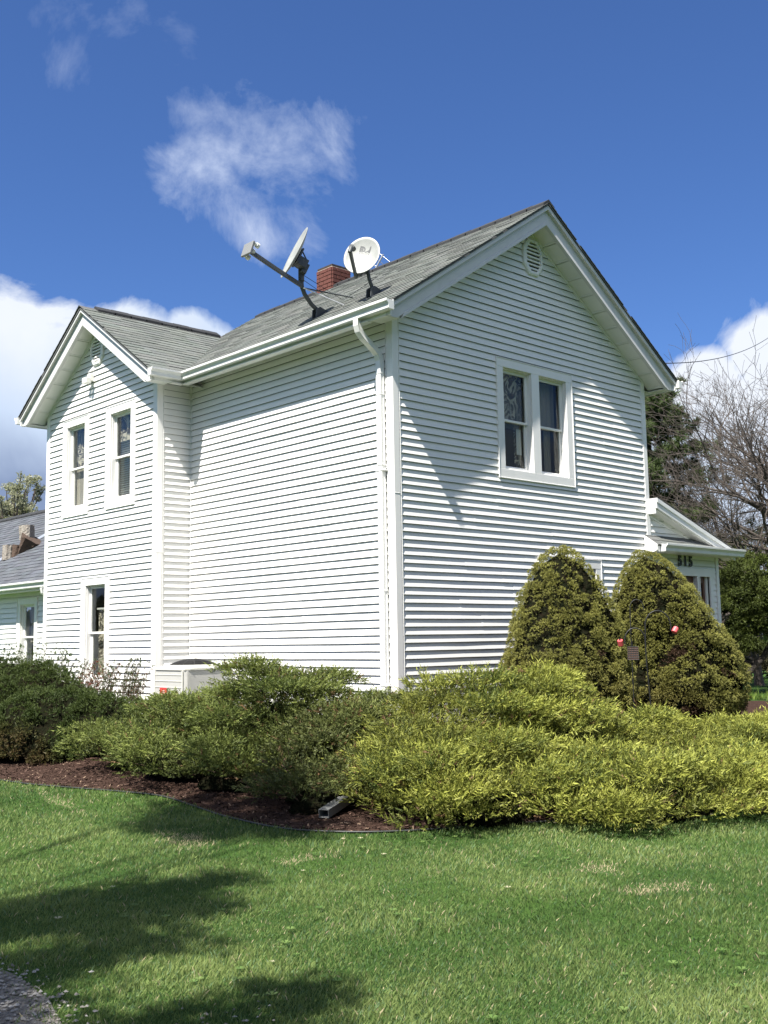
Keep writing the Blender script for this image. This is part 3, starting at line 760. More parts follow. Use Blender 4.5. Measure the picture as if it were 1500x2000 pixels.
# ---------- rake boards, soffit panels
def rake(center, half, ztop, zf, fn, front, wall_n, parent_lab, lo_ext=OV):
    """fn(a, n, z): a along the gable, n outward distance from the wall. front = outward distance of the board face"""
    tot = half + lo_ext
    for sgn in (-1, 1):
        def P(d, k): return (center + sgn * d, ztop - S * d - k)     # k = vertical distance below the roof top
        for nm, k0, k1, n0, n1 in (('rake_board', 0.065, 0.285, front - 0.028, front), ('rake_crown', 0.028, 0.095, front - 0.028, front + 0.052), ('rake_lip', 0.268, 0.322, front - 0.045, front + 0.012)):
            b = MB()
            dz_ = (ztop - k1 - 5.60) / S; dend = min(tot - 0.01, dz_)
            poly = [P(0, k0), P(tot - 0.01, k0)] + ([P(tot - 0.01, k1)] if dend >= tot - 0.01 else [(P(tot - 0.01, k0)[0], 5.60), (P(dend, k1)[0], 5.60)]) + [P(0, k1)]
            if nm == 'rake_lip': poly = [P(0, k0), P(dend - 0.06, k0), P(dend - 0.02, k1), P(0, k1)]
            if nm == 'rake_crown': poly = [P(0, k0), P(tot - 0.01, k0), P(tot - 0.01, k1), P(0, k1)]
            b.prism(poly, lambda a, z, n: fn(a, n, z), n0, n1 + (0.001 if sgn > 0 else 0))
            b.build(nm, M['rakem'], house, bevel=0.003)
        # soffit panels, each its own piece
        pitch = 0.302; d = 0.02; k = zt_s
        dm_ = min(tot - 0.02, (ztop - zt_s - 0.014 - 5.627) / S)
        while d < dm_ - 0.04:
            d2 = min(d + pitch - 0.020, dm_)
            b = MB(); b.prism([P(d, k - 0.012), P(d2, k - 0.012), P(d2, k), P(d, k)], lambda a, z, n: fn(a, n, z), 0.004, front - 0.05)
            b.prism([P(d2 - 0.022, k), P(d2, k), P(d2, k + 0.008), P(d2 - 0.022, k + 0.008)], lambda a, z, n: fn(a, n, z), 0.004, front - 0.05)
            b.build('soffit_panel', M['soffit'], house); d += pitch
        b = MB(); b.prism([P(0.0, k + .002), P(half - 0.01, k + .002), P(half - 0.01, k + 0.030), P(0.0, k + 0.030)], lambda a, z, n: fn(a, n, z), 0.0, 0.030)
        b.build('rake_channel', M['trim'], house, bevel=0.003)
rake(XC, HW, ZR, ZE, lambda a, n, z: (a, -n, z), 0.350, 0, 'main')
rake(WY, WHW, ZRW, ZEW, lambda a, n, z: (-0.62 - n, a, z), 0.335, 0, 'wing')

# ---------- eaves: soffits, fascias, gutters
ZS = 5.625
mb = MB(); mb.prism([(-0.37, ZS - .012), (0.0, ZS + .245), (0.0, ZS + .257), (-0.37, ZS)], lambda a, b, t: (a, t, b), 0.0, 4.39)
mb.box((-0.44, 0.0, ZS - .024), (-0.33, 4.36, ZS - .013)); mb.box((-0.37, -0.322, ZS - .012), (-0.185, -.005, ZS)); mb.prism([(-0.37, ZS - .012), (0.0, ZS + .10), (0.0, ZS + .26), (-0.37, ZS + .02)], lambda a, b, t: (a, t, b), -.004, -.001)
mb.box((-0.40, -0.395, ZS - 0.02), (-0.372, 4.39, ZE - 0.03)); mb.build('eave_box', M['alu'], house)
mb = MB(); mb.prism([(4.392, ZS - .012), (4.76, ZS + .245), (4.76, ZS + .257), (4.392, ZS)], lambda a, b, t: (t, a, b), -0.62, 0.0)
mb.box((-0.62, 4.32, ZS - .024), (-0.42, 4.43, ZS - .013)); mb.box((-0.95, 4.40, ZS - .012), (-0.625, 4.575, ZS)); mb.prism([(4.392, ZS - .012), (4.76, ZS + .10), (4.76, ZS + .26), (4.392, ZS + .02)], lambda a, b, t: (t, a, b), -.624, -.621)
mb.box((-1.0, 4.36, ZS - 0.02), (-0.402, 4.388, ZE - 0.03)); mb.build('eave_box', M['alu'], house)
mb = MB(); mb.box((5.753, 0.0, ZS - .012), (6.09, 6.5, ZS)); mb.box((5.905, -0.322, ZS - .012), (6.09, 0.0, ZS)); mb.box((6.092, -0.395, ZS - 0.02), (6.12, 6.5, ZE - 0.03)); mb.build('eave_box', M['alu'], house)
mb = MB(); mb.box((-0.62, 8.612, ZS - .012), (0.5, 8.95, ZS)); mb.box((-0.95, 8.765, ZS - .012), (-0.62, 8.95, ZS)); mb.box((-1.0, 8.952, ZS - 0.02), (0.5, 8.98, ZE - 0.03)); mb.build('eave_box', M['alu'], house)
mb = MB(); mb.box((-0.42, 8.62, 2.615), (-0.101, 21.2, 2.627)); mb.box((-0.45, 8.60, 2.60), (-0.422, 21.2, 2.75)); mb.build('eave_box', M['alu'], house)
KP = [(0, 0), (0, -0.125), (0.080, -0.125), (0.088, -0.115), (0.092, -0.070), (0.112, -0.040), (0.128, -0.030), (0.130, 0.0), (0.118, 0.004), (0.116, -0.012), (0.012, -0.012), (0.010, 0.0)]
def gutter(a, b, out, zt, miter_a=0, miter_b=0):
    a = Vector(a); b = Vector(b); o = Vector(out); d = (b - a).normalized(); mb = MB(); vs = []
    for p, m in ((a, miter_a), (b, miter_b)):
        for x, z in KP: vs.append(p + o * x + d * (x * m) + Vector((0, 0, zt + z)))
    n = len(KP); mb.add(vs, [tuple(range(n))[::-1], tuple(range(n, 2 * n))] + [(i, (i + 1) % n, n + (i + 1) % n, n + i) for i in range(n)])
    return mb
g = gutter((-0.402, -0.47, 0), (-0.402, 4.358, 0), (-1, 0, 0), ZE + .012, 0, -1.0)
g.build('gutter', M['alu'], house, label='long white gutter above the side wall')
g = gutter((-0.402, 4.358, 0), (-1.045, 4.358, 0), (0, -1, 0), ZE + .012, 1.0, 0)
g.build('gutter', M['alu'], house, label='short gutter on the wing')
g = gutter((6.122, -0.46, 0), (6.122, 6.6, 0), (1, 0, 0), ZE + .006); g.build('gutter', M['alu'], house)
g = gutter((-1.06, 8.982, 0), (0.5, 8.982, 0), (0, 1, 0), ZE + .006); g.build('gutter', M['alu'], house)
g = gutter((-0.452, 8.66, 0), (-0.452, 21.2, 0), (-1, 0, 0), 2.765); g.build('gutter', M['alu'], house)
# downspout on the main corner
def rect(w, d): return [(-w / 2, -d / 2), (w / 2, -d / 2), (w / 2 - .006, 0), (w / 2, d / 2), (-w / 2, d / 2), (-w / 2 + .006, 0)]
mb = MB()
yd = 0.165
mb.sweep(rect(0.092, 0.070), [(-0.455, yd, 5.66), (-0.455, yd, 5.58), (-0.43, yd, 5.51), (-0.36, yd, 5.44), (-0.20, yd, 5.335), (-0.11, yd, 5.265), (-0.075, yd, 5.18), (-0.072, yd, 5.0), (-0.072, yd, 0.90), (-0.10, yd, 0.80), (-0.30, yd, 0.66)], (0, 1, 0))
for z in (3.80, 3.79, 2.18, 1.0, 5.0, 4.72): mb.box((-0.112, yd - 0.05, z), (-0.03, yd + 0.05, z + 0.008))
mb.box((-0.113, yd - 0.075, 3.72), (-0.02, yd + 0.075, 3.735)); mb.box((-0.113, yd - 0.07, 0.98), (-0.02, yd + 0.07, 0.995))
mb.build('downspout', M['alu'], house, label='white downspout at the corner', bevel=0.004)
mb = MB(); mb.sweep(rect(0.08, 0.06), [(-0.52, 8.95, 2.63), (-0.50, 8.95, 2.54), (-0.42, 8.95, 2.46), (-0.24, 8.95, 2.36), (-0.17, 8.95, 2.28), (-0.16, 8.95, 2.1), (-0.16, 8.95, 0.6)], (0, 1, 0))
mb.build('downspout', M['alu'], house, bevel=0.004)

# ---------- gable vents
def gvent(T, cu, cz, w, h, label):
    hw, hh, c = w / 2, h / 2, w * 0.27
    def octo(k): 
        a, b, cc = hw - k, hh - k, c - k * 0.45
        return [(cu - a + cc, cz + b), (cu + a - cc, cz + b), (cu + a, cz + b - cc * 1.25), (cu + a, cz - b + cc * 1.25), (cu + a - cc, cz - b), (cu - a + cc, cz - b), (cu - a, cz - b + cc * 1.25), (cu - a, cz + b - cc * 1.25)]
    o, i = octo(0), octo(0.058); mb = MB(); o2 = octo(0.02)
    vs = [T(a, 0.0, b) for a, b in o] + [T(a, 0.045, b) for a, b in o] + [T(a, 0.058, b) for a, b in o2] + [T(a, 0.058, b) for a, b in i] + [T(a, 0.022, b) for a, b in i]
    fs = []
    for r in range(4):
        for k in range(8): fs.append((r * 8 + k, r * 8 + (k + 1) % 8, (r + 1) * 8 + (k + 1) % 8, (r + 1) * 8 + k))
    mb.add(vs, fs); v = mb.build('gable_vent', M['trim'], house, label=label)
    b = MB(); b.prism(i, lambda a, z, n: T(a, n, z), 0.020, 0.024); b.build('vent_screen', M['black_rough'], v)
    ns = 7; zz0 = cz - hh + 0.07; zz1 = cz + hh - 0.07
    for k in range(ns):
        z = zz0 + (zz1 - zz0) * (k + 0.5) / ns
        dz = abs(z - cz); lim = hh - c * 1.25; a = hw - 0.06
        if dz > lim: a = (hw - 0.05) - (dz - lim) / 1.25 * 1.0
        a = max(a, 0.06); b = MB()
        b.box((cu - a, 0.026, z - 0.012), (cu + a, 0.050, z + 0.012), T)
        b.build('louver', M['trim'], v)
gvent(T_gable, 2.915, 7.235, 0.44, 0.56, 'elongated octagonal louvered vent in the main gable')
gvent(T_wing, 6.725, 6.62, 0.44, 0.52, 'elongated octagonal louvered vent in the wing gable')
mb = MB(); mb.box((6.84, 0.02, 6.10), (6.95, 0.10, 6.24), T_wing); mb.box((6.80, 0.10, 6.04), (6.89, 0.19, 6.15), T_wing); mb.box((6.91, 0.10, 6.06), (6.99, 0.18, 6.16), T_wing)
mb.build('floodlight', M['lnb_cap'], house, bevel=0.012)

# ---------- chimney
def chimney():
    x0, y0, w = 2.72, 4.40, 0.43; zb, zt = 7.55, 8.345
    mb = MB(); mb.box((x0 + 0.008, y0 + 0.008, zb), (x0 + w - 0.008, y0 + w - 0.008, zt - 0.05)); ch = mb.build('chimney', M['mortar'], house, label='red brick chimney on the ridge')
    bl, bh, j = 0.200, 0.062, 0.011
    unit = bpy.data.meshes.new('brick'); bm = bmesh.new(); bmesh.ops.create_cube(bm, size=1); bmesh.ops.bevel(bm, geom=bm.edges[:], offset=0.03, segments=1, affect='EDGES'); bm.to_mesh(unit); bm.free(); unit.materials.append(M['brick'])
    rows = int((zt - 0.02 - zb) / (bh + j)); rr = random.Random(5)
    for r in range(rows):
        z = zb + (bh + j) * (r + 0.5)
        cuts = [0, 0.205, w] if r % 2 == 0 else [0, 0.10, 0.31, w]
        for side in range(4):
            for a, b in zip(cuts[:-1], cuts[1:]):
                L_ = b - a - j; m_ = (a + b) / 2; o = bpy.data.objects.new('brick', unit); col.objects.link(o); o.parent = ch
                k = 0.03 - rr.uniform(0, 0.005)
                if side == 0: c = (x0 + m_, y0 + k, z); s = (L_, 0.09, bh)
                elif side == 1: c = (x0 + k, y0 + w - m_, z); s = (0.09, L_, bh)
                elif side == 2: c = (x0 + w - m_, y0 + w - k, z); s = (L_, 0.09, bh)
                else: c = (x0 + w - k, y0 + m_, z); s = (0.09, L_, bh)
                o.location = Vector(c) - wloc(ch); o.scale = s
    mb = MB(); mb.box((x0 + 0.006, y0 + 0.006, zt - 0.04), (x0 + w - 0.006, y0 + w - 0.006, zt - 0.012))
    mb.build('chimney_cap', M['cement'], ch)
chimney()

# ---------- front porch
PY = 0.0
mb = MB()
mb.box((5.75, 0.0, 0.46), (6.36, 0.1, 2.95)); mb.box((7.62, 0.0, 0.46), (7.80, 0.1, 2.95)); mb.box((6.36, 0.0, 2.62), (7.62, 0.1, 2.95))
mb.prism([(5.75, 2.95), (7.80, 2.95), (7.80, 3.10), (5.75, 3.76)], lambda a, b, t: (a, t, b), 0.0, 0.1)
mb.box((7.70, 0.1, 0.46), (7.80, 3.0, 2.95)); mb.box((5.75, 2.9, 0.46), (7.7, 3.0, 3.6))
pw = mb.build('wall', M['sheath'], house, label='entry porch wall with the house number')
def span_p(z):
    hi = 7.72 if z < 3.02 else 5.75 + (3.62 - z) / (0.62 / 2.05); return (5.70, max(5.70, min(7.72, hi)))
clapboards(pw, T_gable, 19, 30, span_p, [], z0=Z0, stuff_below=0)
clapboards(pw, T_gable, 0, 19, lambda z: (5.75, 6.30), [], stuff_below=19)
mb = MB(); mb.box((6.30, -0.030, 0.5), (6.44, 0, 2.64)); mb.box((7.52, -0.030, 0.5), (7.62, 0, 2.56)); mb.box((6.44, -0.030, 2.56), (7.68, 0, 2.70)); mb.box((7.10, -0.03, 0.5), (7.19, 0.08, 2.56)); mb.box((7.16, -0.045, 0.5), (7.175, -0.03, 2.56)); mb.box((7.46, .02, .5), (7.52, .1, 2.56))
fr = mb.build('door_frame', M['trim'], house, bevel=0.004)
mb = MB(); mb.box((6.44, 0.05, 0.5), (7.10, 0.09, 2.56)); mb.box((7.19, 0.05, 0.5), (7.25, 0.09, 2.56)); mb.box((7.40, 0.05, 0.5), (7.46, 0.09, 2.56)); mb.box((7.25, 0.05, 2.45), (7.40, 0.09, 2.56)); mb.box((7.25, .05, .5), (7.40, .09, 1.0))
dr = mb.build('door', M['wood_door'], house, label='brown wooden entry door with sidelight', bevel=0.003)
mb = MB(); mb.box((7.25, 0.065, 1.0), (7.40, 0.07, 2.45)); mb.build('pane', M['glass'], dr)
mb = MB(); mb.box((7.74, -0.030, 0.5), (7.83, 0, 2.93)); mb.box((7.80, 0, 0.5), (7.83, 0.1, 2.93)); mb.build('corner_post', M['trim'], house, bevel=0.004)
mb = MB()
for k in range(21): 
    z = Z0 + k * EXPO; mb.add([(7.625, -0.004, z), (7.735, -0.004, z), (7.735, -0.02, z), (7.625, -0.02, z), (7.625, -0.004, z + EXPO), (7.735, -0.004, z + EXPO)], [(0, 1, 2, 3), (3, 2, 5, 4), (0, 3, 4), (1, 5, 2)])
mb.build('narrow_clapboards', M['vinyl'], pw, kind='stuff')
# porch main roof
mb = MB(); slab(mb, (5.72, -0.20, 3.80), (8.16, -0.20, 3.03), (8.16, 3.1, 3.03), (5.72, 3.1, 3.80), 0.03); pr = mb.build('roof', M['deck'], house, label='low porch roof')
shingles((8.17, -0.21, 3.031), (0, 1, 0), 3.3, (-2.44, 0, 0.77), 2.55, M['shingle'], (0.12, 0.125, 0.12), 0.2, pr)
mb = MB(); sl = 0.77 / 2.44
def zp(x): return 3.80 - sl * (x - 5.72)
for k0, k1, y0, y1 in ((0.02, 0.09, -0.215, -0.17), (0.085, 0.185, -0.20, -0.17)):
    mb.prism([(5.69, zp(5.69) - k0), (8.12, zp(8.12) - k0), (8.12, zp(8.12) - k1), (5.69, zp(5.69) - k1)], lambda a, b, t: (a, t, b), y0, y1)
mb.prism([(5.692, zp(5.69) - .02), (5.722, zp(5.72) - .02), (5.722, zp(5.72) - .27), (5.692, zp(5.69) - .27)], lambda a, b, t: (a, t, b), -0.17, -0.03)
mb.prism([(5.722, zp(5.72) - .180), (8.05, zp(8.05) - .180), (8.05, zp(8.05) - .200), (5.722, zp(5.72) - .20)], lambda a, b, t: (a, t, b), -0.172, -0.002)
mb.build('porch_rake', M['alu'], house, bevel=0.003)
mb = MB(); mb.prism([(5.75, zp(5.75) - .27), (7.6, zp(7.6) - .21), (7.6, zp(7.6) - .235), (5.75, zp(5.75) - .30)], lambda a, b, t: (a, t, b), -0.03, 0.0); mb.build('rake_channel', M['trim'], house)
# pent roof over the entry
mb = MB(); slab(mb, (5.58, -0.25, 3.02), (8.02, -0.25, 3.02), (8.02, 0.0, 3.20), (5.58, 0.0, 3.20), 0.02); pn = mb.build('roof', M['deck'], house, label='narrow pent roof above the entry')
shingles((5.57, -0.26, 3.022), (1, 0, 0), 2.5, (0, 0.25, 0.18), 0.30, M['shingle'], (0.12, 0.125, 0.12), 0.2, pn)
mb = MB(); mb.prism([(0.0, 3.20), (-0.26, 3.02), (-0.26, 2.93), (-0.20, 2.905), (0.0, 2.905)], lambda a, b, t: (t, a, b), 5.555, 5.578)
mb.prism([(0.0, 3.19), (-0.26, 3.01), (-0.26, 2.90), (0.0, 2.90)], lambda a, b, t: (t, a, b), 8.0, 8.022)
mb.box((5.58, -0.255, 2.905), (8.0, -0.235, 3.0)); mb.box((5.58, -0.234, 2.905), (8.0, -0.001, 2.915)); mb.build('pent_fascia', M['alu'], house, bevel=0.002)
KP_s = KP
g = gutter((5.66, -0.257, 0), (8.17, -0.257, 0), (0, -1, 0), 3.035); g.build('gutter', M['alu'], house, label='short gutter over the entry')
# house number
def text_mesh(name, txt, size, ext, mat, parent, loc, rot, off=0.0, scale=(1, 1, 1)):
    cu = bpy.data.curves.new(name, 'FONT'); cu.body = txt; cu.size = size; cu.extrude = ext; cu.offset = off; cu.align_x = 'CENTER'; cu.align_y = 'CENTER'
    t = bpy.data.objects.new(name + '_tmp', cu); col.objects.link(t)
    dg = bpy.context.evaluated_depsgraph_get(); dg.update()
    me = bpy.data.meshes.new_from_object(t.evaluated_get(dg)); bpy.data.objects.remove(t)
    me.materials.clear(); me.materials.append(mat)
    o = bpy.data.objects.new(name, me); col.objects.link(o); o.parent = parent
    o.location = Vector(loc) - wloc(parent); o.rotation_euler = rot; o.scale = scale; return o
for i, ch in enumerate('515'):
    text_mesh('digit', ch, 0.235, 0.006, M['black'], house, (6.575 + i * 0.165, -0.036, 2.80), (R(90), 0, 0), off=0.009, scale=(1.0, 1, 1))
# ------------------------------------------------------------------ dishes on the roof
def roofz(x): return ZR - S * abs(x - XC) + 0.012
def reflector(root, c, nrm, w, h, label, roll=0.0, depth=0.055):
    """offset dish: elliptical shallow bowl opening along nrm"""
    c = Vector(c); n = Vector(nrm).normalized(); sx = n.cross(Vector((0, 0, 1))).normalized(); sy = sx.cross(n).normalized()
    if roll: q = Matrix.Rotation(roll, 3, n); sx = q @ sx; sy = q @ sy
    mb = MB(); rings = 9; seg = 48; vs = []
    for r in range(rings + 1):
        f = r / rings
        for k in range(seg):
            a = 2 * math.pi * k / seg
            vs.append(c + sx * (math.cos(a) * f * w / 2) + sy * (math.sin(a) * f * h / 2) + n * (depth * f * f - depth))
    for k in range(seg):
        a = 2 * math.pi * k / seg; vs.append(c + sx * (math.cos(a) * (w / 2 + .008)) + sy * (math.sin(a) * (h / 2 + .008)) + n * (-0.004))
    for r in range(rings, -1, -1):
        f = r / rings
        for k in range(seg):
            a = 2 * math.pi * k / seg
            vs.append(c + sx * (math.cos(a) * f * w / 2) + sy * (math.sin(a) * f * h / 2) + n * (depth * f * f - depth - 0.012))
    fs = []; nr = 2 * rings + 3
    for r in range(nr - 1):
        for k in range(seg): fs.append((r * seg + k, r * seg + (k + 1) % seg, (r + 1) * seg + (k + 1) % seg, (r + 1) * seg + k))
    mb.add(vs, fs, True)
    o = mb.build('reflector', M['dish'], root, label=label)
    return o, c, sx, sy, n
def mast_foot(root, x, y):
    z = roofz(x); mb = MB()
    ux = Vector((1, 0, S)).normalized(); uy = Vector((0, 1, 0)); nn = ux.cross(uy)
    nn = nn if nn.z > 0 else -nn; P = Vector((x, y, z))
    T = lambda a, b, c: P + uy * a + ux * b + nn * c
    mb.box((-0.10, -0.15, 0.0), (0.10, 0.15, 0.012), T)
    for s_ in (-0.045, 0.045): mb.prism([(-0.13, 0.01), (0.13, 0.01), (0.04, 0.12), (-0.04, 0.12)], lambda a, b, t: T(t, a, b), s_ - 0.008, s_ + 0.008)
    mb.tube([T(-0.06, 0, 0.09), T(0.06, 0, 0.09)], 0.012, 6)
    mb.build('foot', M['dish_metal'], root, bevel=0.003)
# right dish, front turned to the camera side
d2 = empty('satellite_dish', (0.34, 0.70, roofz(0.34)), 'round grey satellite dish facing the viewer, nearest the roof corner', 'satellite dish', 'satellite dishes on the main roof')
mast_foot(d2, 0.34, 0.70)
cdish = Vector((0.12, 0.70, 6.81)); nd_ = Vector((-0.93, -0.58, 0.30)).normalized()
ref2, c_, sx_, sy_, n_ = reflector(d2, cdish, nd_, 0.50, 0.58, 'pale grey reflector with dark printed logo', roll=R(-14), depth=0.05)
mb = MB(); mb.tube([(0.34, 0.70, roofz(0.34) + 0.04), (0.30, 0.70, 6.40), (0.25, 0.70, 6.50), (0.24, 0.71, 6.60), (0.24, 0.72, 6.72)], 0.026, 10)
mb.build('mast', M['dish_metal'], d2)
mb = MB(); b0 = cdish - nd_ * 0.07; T = lambda a, b, c: b0 + sx_ * a + sy_ * b + n_ * c
mb.box((-0.09, -0.20, -0.09), (0.09, 0.02, 0.0), T); mb.box((-.05, -.27, -.05), (.05, -.19, .03), T)
mb.build('bracket', M['dish_metal'], d2, bevel=0.006)
lnb_p = cdish + nd_ * 0.36 - sy_ * 0.13
arm0 = cdish - sy_ * 0.31 - nd_ * 0.02
mb = MB(); mb.sweep([(-.017, -.024), (.017, -.024), (.017, .024), (-.017, .024)], [arm0 - nd_ * .06, arm0, lnb_p - sy_ * 0.06 ], sx_)
mb.build('arm', M['dish_metal'], d2, bevel=0.003)
mb = MB(); mb.tube([lnb_p - sy_ * .08 + n_ * .0, lnb_p - sy_ * .01, lnb_p + sy_ * 0.015 - n_ * .02], [0.030, .032, 0.034], 10); mb.tube([lnb_p + sy_ * 0.01 + n_ * .01, lnb_p - n_ * 0.075 + sy_ * 0.025], [0.034, 0.036], 14)
l2 = mb.build('receiver', M['dish_metal'], d2)
mb = MB(); mb.tube([lnb_p - n_ * 0.076 + sy_ * 0.0252, lnb_p - n_ * 0.088 + sy_ * 0.029], [0.031, 0.026], 14); mb.build('receiver_cap', M['lnb_cap'], d2)
def on_dish(c, sx, sy, n, a, b, w, h, depth, lift=0.0015):
    f2 = (a / (w / 2)) ** 2 + (b / (h / 2)) ** 2
    return c + sx * a + sy * b + n * (depth * f2 - depth + lift)
def dish_logo():
    vs = []; mb = MB()
    c, sx, sy, n = cdish, -sx_, sy_, n_
    if sx.dot(c_vec_right) < 0: sx = -sx
    P = lambda a, b: on_dish(c, sx, sy, n, a, b, 0.50, 0.58, 0.05)
    def quads(path_o, path_i):
        k = len(path_o); mb.add([P(*p) for p in path_o] + [P(*p) for p in path_i], [(i, i + 1, k + i + 1, k + i) for i in range(k - 1)])
    ox, oy, s = -0.075, 0.115, 1.0
    # letter D with heavy stem
    def arc(cx, cy, rx, ry, a0, a1, k=14): return [(cx + rx * math.cos(a0 + (a1 - a0) * i / k), cy + ry * math.sin(a0 + (a1 - a0) * i / k)) for i in range(k + 1)]
    outer = [(ox, oy - .044), (ox, oy + .044), (ox + .035, oy + .044)] + arc(ox + .035, oy, .048, .044, math.pi / 2, -math.pi / 2) + [(ox, oy - .044)]
    inner = [(ox + .018, oy - .026), (ox + .018, oy + .026), (ox + .035, oy + .026)] + arc(ox + .035, oy, .028, .026, math.pi / 2, -math.pi / 2) + [(ox + .018, oy - .026)]
    quads(outer, inner)
    mb.add([P(*p) for p in ((ox + .022, oy - .020), (ox + .05, oy - .020), (ox + .05, oy + .02), (ox + .022, oy + .02))], [(0, 1, 2, 3)])
    # swoosh and corner of the right hand part
    sw_o = arc(ox + .085, oy + .03, .075, .072, -math.pi * .52, -.12, 10); sw_i = arc(ox + .080, oy + .05, .075, .076, -math.pi * .52, -.30, 10)
    quads(sw_o, sw_i)
    mb.add([P(*p) for p in ((ox + .135, oy - .044), (ox + .160, oy - .044), (ox + .160, oy + .052), (ox + .143, oy + .052))], [(0, 1, 2, 3)])
    mb.build('logo', M['logo'], ref2, recalc=False)
    # small lettering underneath
    cu = bpy.data.curves.new('lettering', 'FONT'); cu.body = 'DIRECTV'; cu.size = 0.030; cu.align_x = 'CENTER'; cu.space_character = 1.35; cu.offset = 0.0008
    t = bpy.data.objects.new('tmp', cu); col.objects.link(t); dg = bpy.context.evaluated_depsgraph_get(); dg.update()
    me = bpy.data.meshes.new_from_object(t.evaluated_get(dg)); bpy.data.objects.remove(t)
    o0 = wloc(ref2)
    for v in me.vertices: v.co = P(v.co.x + 0.004, v.co.y + 0.040) - o0
    me.materials.clear(); me.materials.append(M['logo'])
    o = bpy.data.objects.new('lettering', me); col.objects.link(o); o.parent = ref2
c_vec_right = Vector(c_right)
dish_logo()
# left dish seen edge on, facing left, with triple receiver
d1 = empty('satellite_dish', (0.30, 1.83, roofz(0.30)), 'grey satellite dish seen edge on with a triple receiver on a long arm', 'satellite dish', 'satellite dishes on the main roof')
mast_foot(d1, 0.30, 1.83)
cd1 = Vector((-0.17, 1.83, 7.10)); n1 = Vector((-0.83, 0.30, 0.42)).normalized()
r1, c1, sx1, sy1, nn1 = reflector(d1, cd1, n1, 0.56, 0.86, 'grey reflector seen edge on', roll=R(4), depth=0.06)
mb = MB(); mb.tube([(0.30, 1.83, roofz(0.30) + 0.05), (0.14, 1.83, 6.40), (0.02, 1.83, 6.52), (-0.03, 1.83, 6.62), (-0.04, 1.83, 6.75), (-0.04, 1.83, 6.90)], 0.032, 10)
mb.build('mast', M['dish_metal'], d1)
mb = MB(); T = lambda a, b, c: cd1 + sx1 * a + sy1 * b + nn1 * c
mb.box((-0.11, -0.16, -0.10), (0.11, 0.08, -0.07), T); mb.box((-0.07, -0.16, -0.24), (0.07, -0.02, -0.10), T); mb.box((-0.04, -0.22, -0.28), (0.04, -0.06, -0.2), T)
for s_ in (-.07, .07): mb.tube([T(s_, .06, -.075), T(s_ * .6, -.05, -.24)], 0.012, 6)
mb.tube([Vector((-0.04, 1.83, 6.70)), Vector((-0.04, 1.83, 6.93))], 0.045, 10)
mb.build('bracket', M['dish_metal'], d1, bevel=0.006)
aS = Vector((-0.05, 1.80, 6.62)); aE = Vector((-1.02, 1.75, 6.90))
mb = MB(); mb.sweep([(-.018, -.030), (.018, -.030), (.018, .030), (-.018, .030)], [aS, aS.lerp(aE, .5) + Vector((0, 0, -.005)), aE], (0, 1, 0)); mb.build('arm', M['dish_metal'], d1, bevel=0.004)
mb = MB(); hd = (aE - aS).normalized(); T = lambda a, b, c: aE + Vector((0, 1, 0)) * a + Vector((0.32, 0.0, 0.95)) * b + hd * c
mb.box((-0.11, -0.09, 0.0), (0.11, 0.11, 0.035), T); mb.build('receiver', M['lnb_grey'], d1, bevel=0.008)
mb = MB()
for a, b in ((-0.08, 0.09), (0.0, 0.02), (0.08, -0.05)): mb.tube([T(a, b, 0.0), T(a, b, -0.045)], [0.026, 0.026], 10); mb.tube([T(a, b, -0.045), T(a, b, -0.085)], [0.036, 0.038], 12)
mb.build('receiver_horns', M['lnb_cap'], d1)
mb = MB(); mb.tube([(-0.03, 1.80, 6.60), (0.46, 1.48, roofz(0.46))], 0.011, 6); mb.build('strut', M['galv'], d1)
mb = MB(); mb.tube([(-0.02, 1.86, 6.62), (0.78, 1.62, roofz(0.78))], 0.011, 6); mb.build('strut', M['dish_metal'], d1)
mb = MB(); mb.tube([(-0.03, 1.86, 6.83), (0.9, 2.0, 6.66), (1.9, 2.3, roofz(1.9) + 0.02)], 0.005, 4); mb.tube([(-0.03, 1.86, 6.76), (0.9, 2.05, 6.58), (1.8, 2.3, roofz(1.8) + 0.02)], 0.005, 4)
mb.build('coax_cable', M['cable'], d1)

# yagi antenna behind the ridge
an = empty('antenna', (3.3, 3.9, roofz(3.3)), 'old television aerial with thin rods peeking over the ridge', 'antenna')
mb = MB(); mb.tube([(3.3, 4.0, roofz(3.3)), (3.3, 4.0, 8.05)], 0.014, 6); mb.build('mast', M['galv'], an)
A0 = Vector((3.30, 4.12, 7.98)); A1_ = Vector((3.30, 3.66, 8.43))
mb = MB(); mb.sweep([(-.011, -.011), (.011, -.011), (.011, .011), (-.011, .011)], [A0, A1_], (1, 0, 0)); mb.build('boom', M['galv'], an)
for k in range(6):
    p = A0.lerp(A1_, 0.08 + 0.175 * k); L_ = 0.20 + 0.016 * k; dv = Vector((0.15, -0.72, -0.68)).normalized()
    mb = MB(); mb.tube([p - dv * L_, p + dv * L_], 0.0055, 5); mb.build('rod', M['galv'] if k % 2 else M['dish_metal'], an)

# service cable
cb = MB(); pts = []
for i in range(25):
    t = i / 24; a = Vector((6.1, 0.2, 6.20)); b = Vector((21.09, 5.44, 10.58)); p = a.lerp(b, t); p.z -= 0.25 * 4 * t * (1 - t); pts.append(p)
pts.append(pts[-1] + (pts[-1] - pts[-2]) * 14); cb.tube(pts, 0.009, 5)
o = cb.build('power_cable', M['cable']); props(o, 'thin black service cable running from the right eave to the right', 'cable')

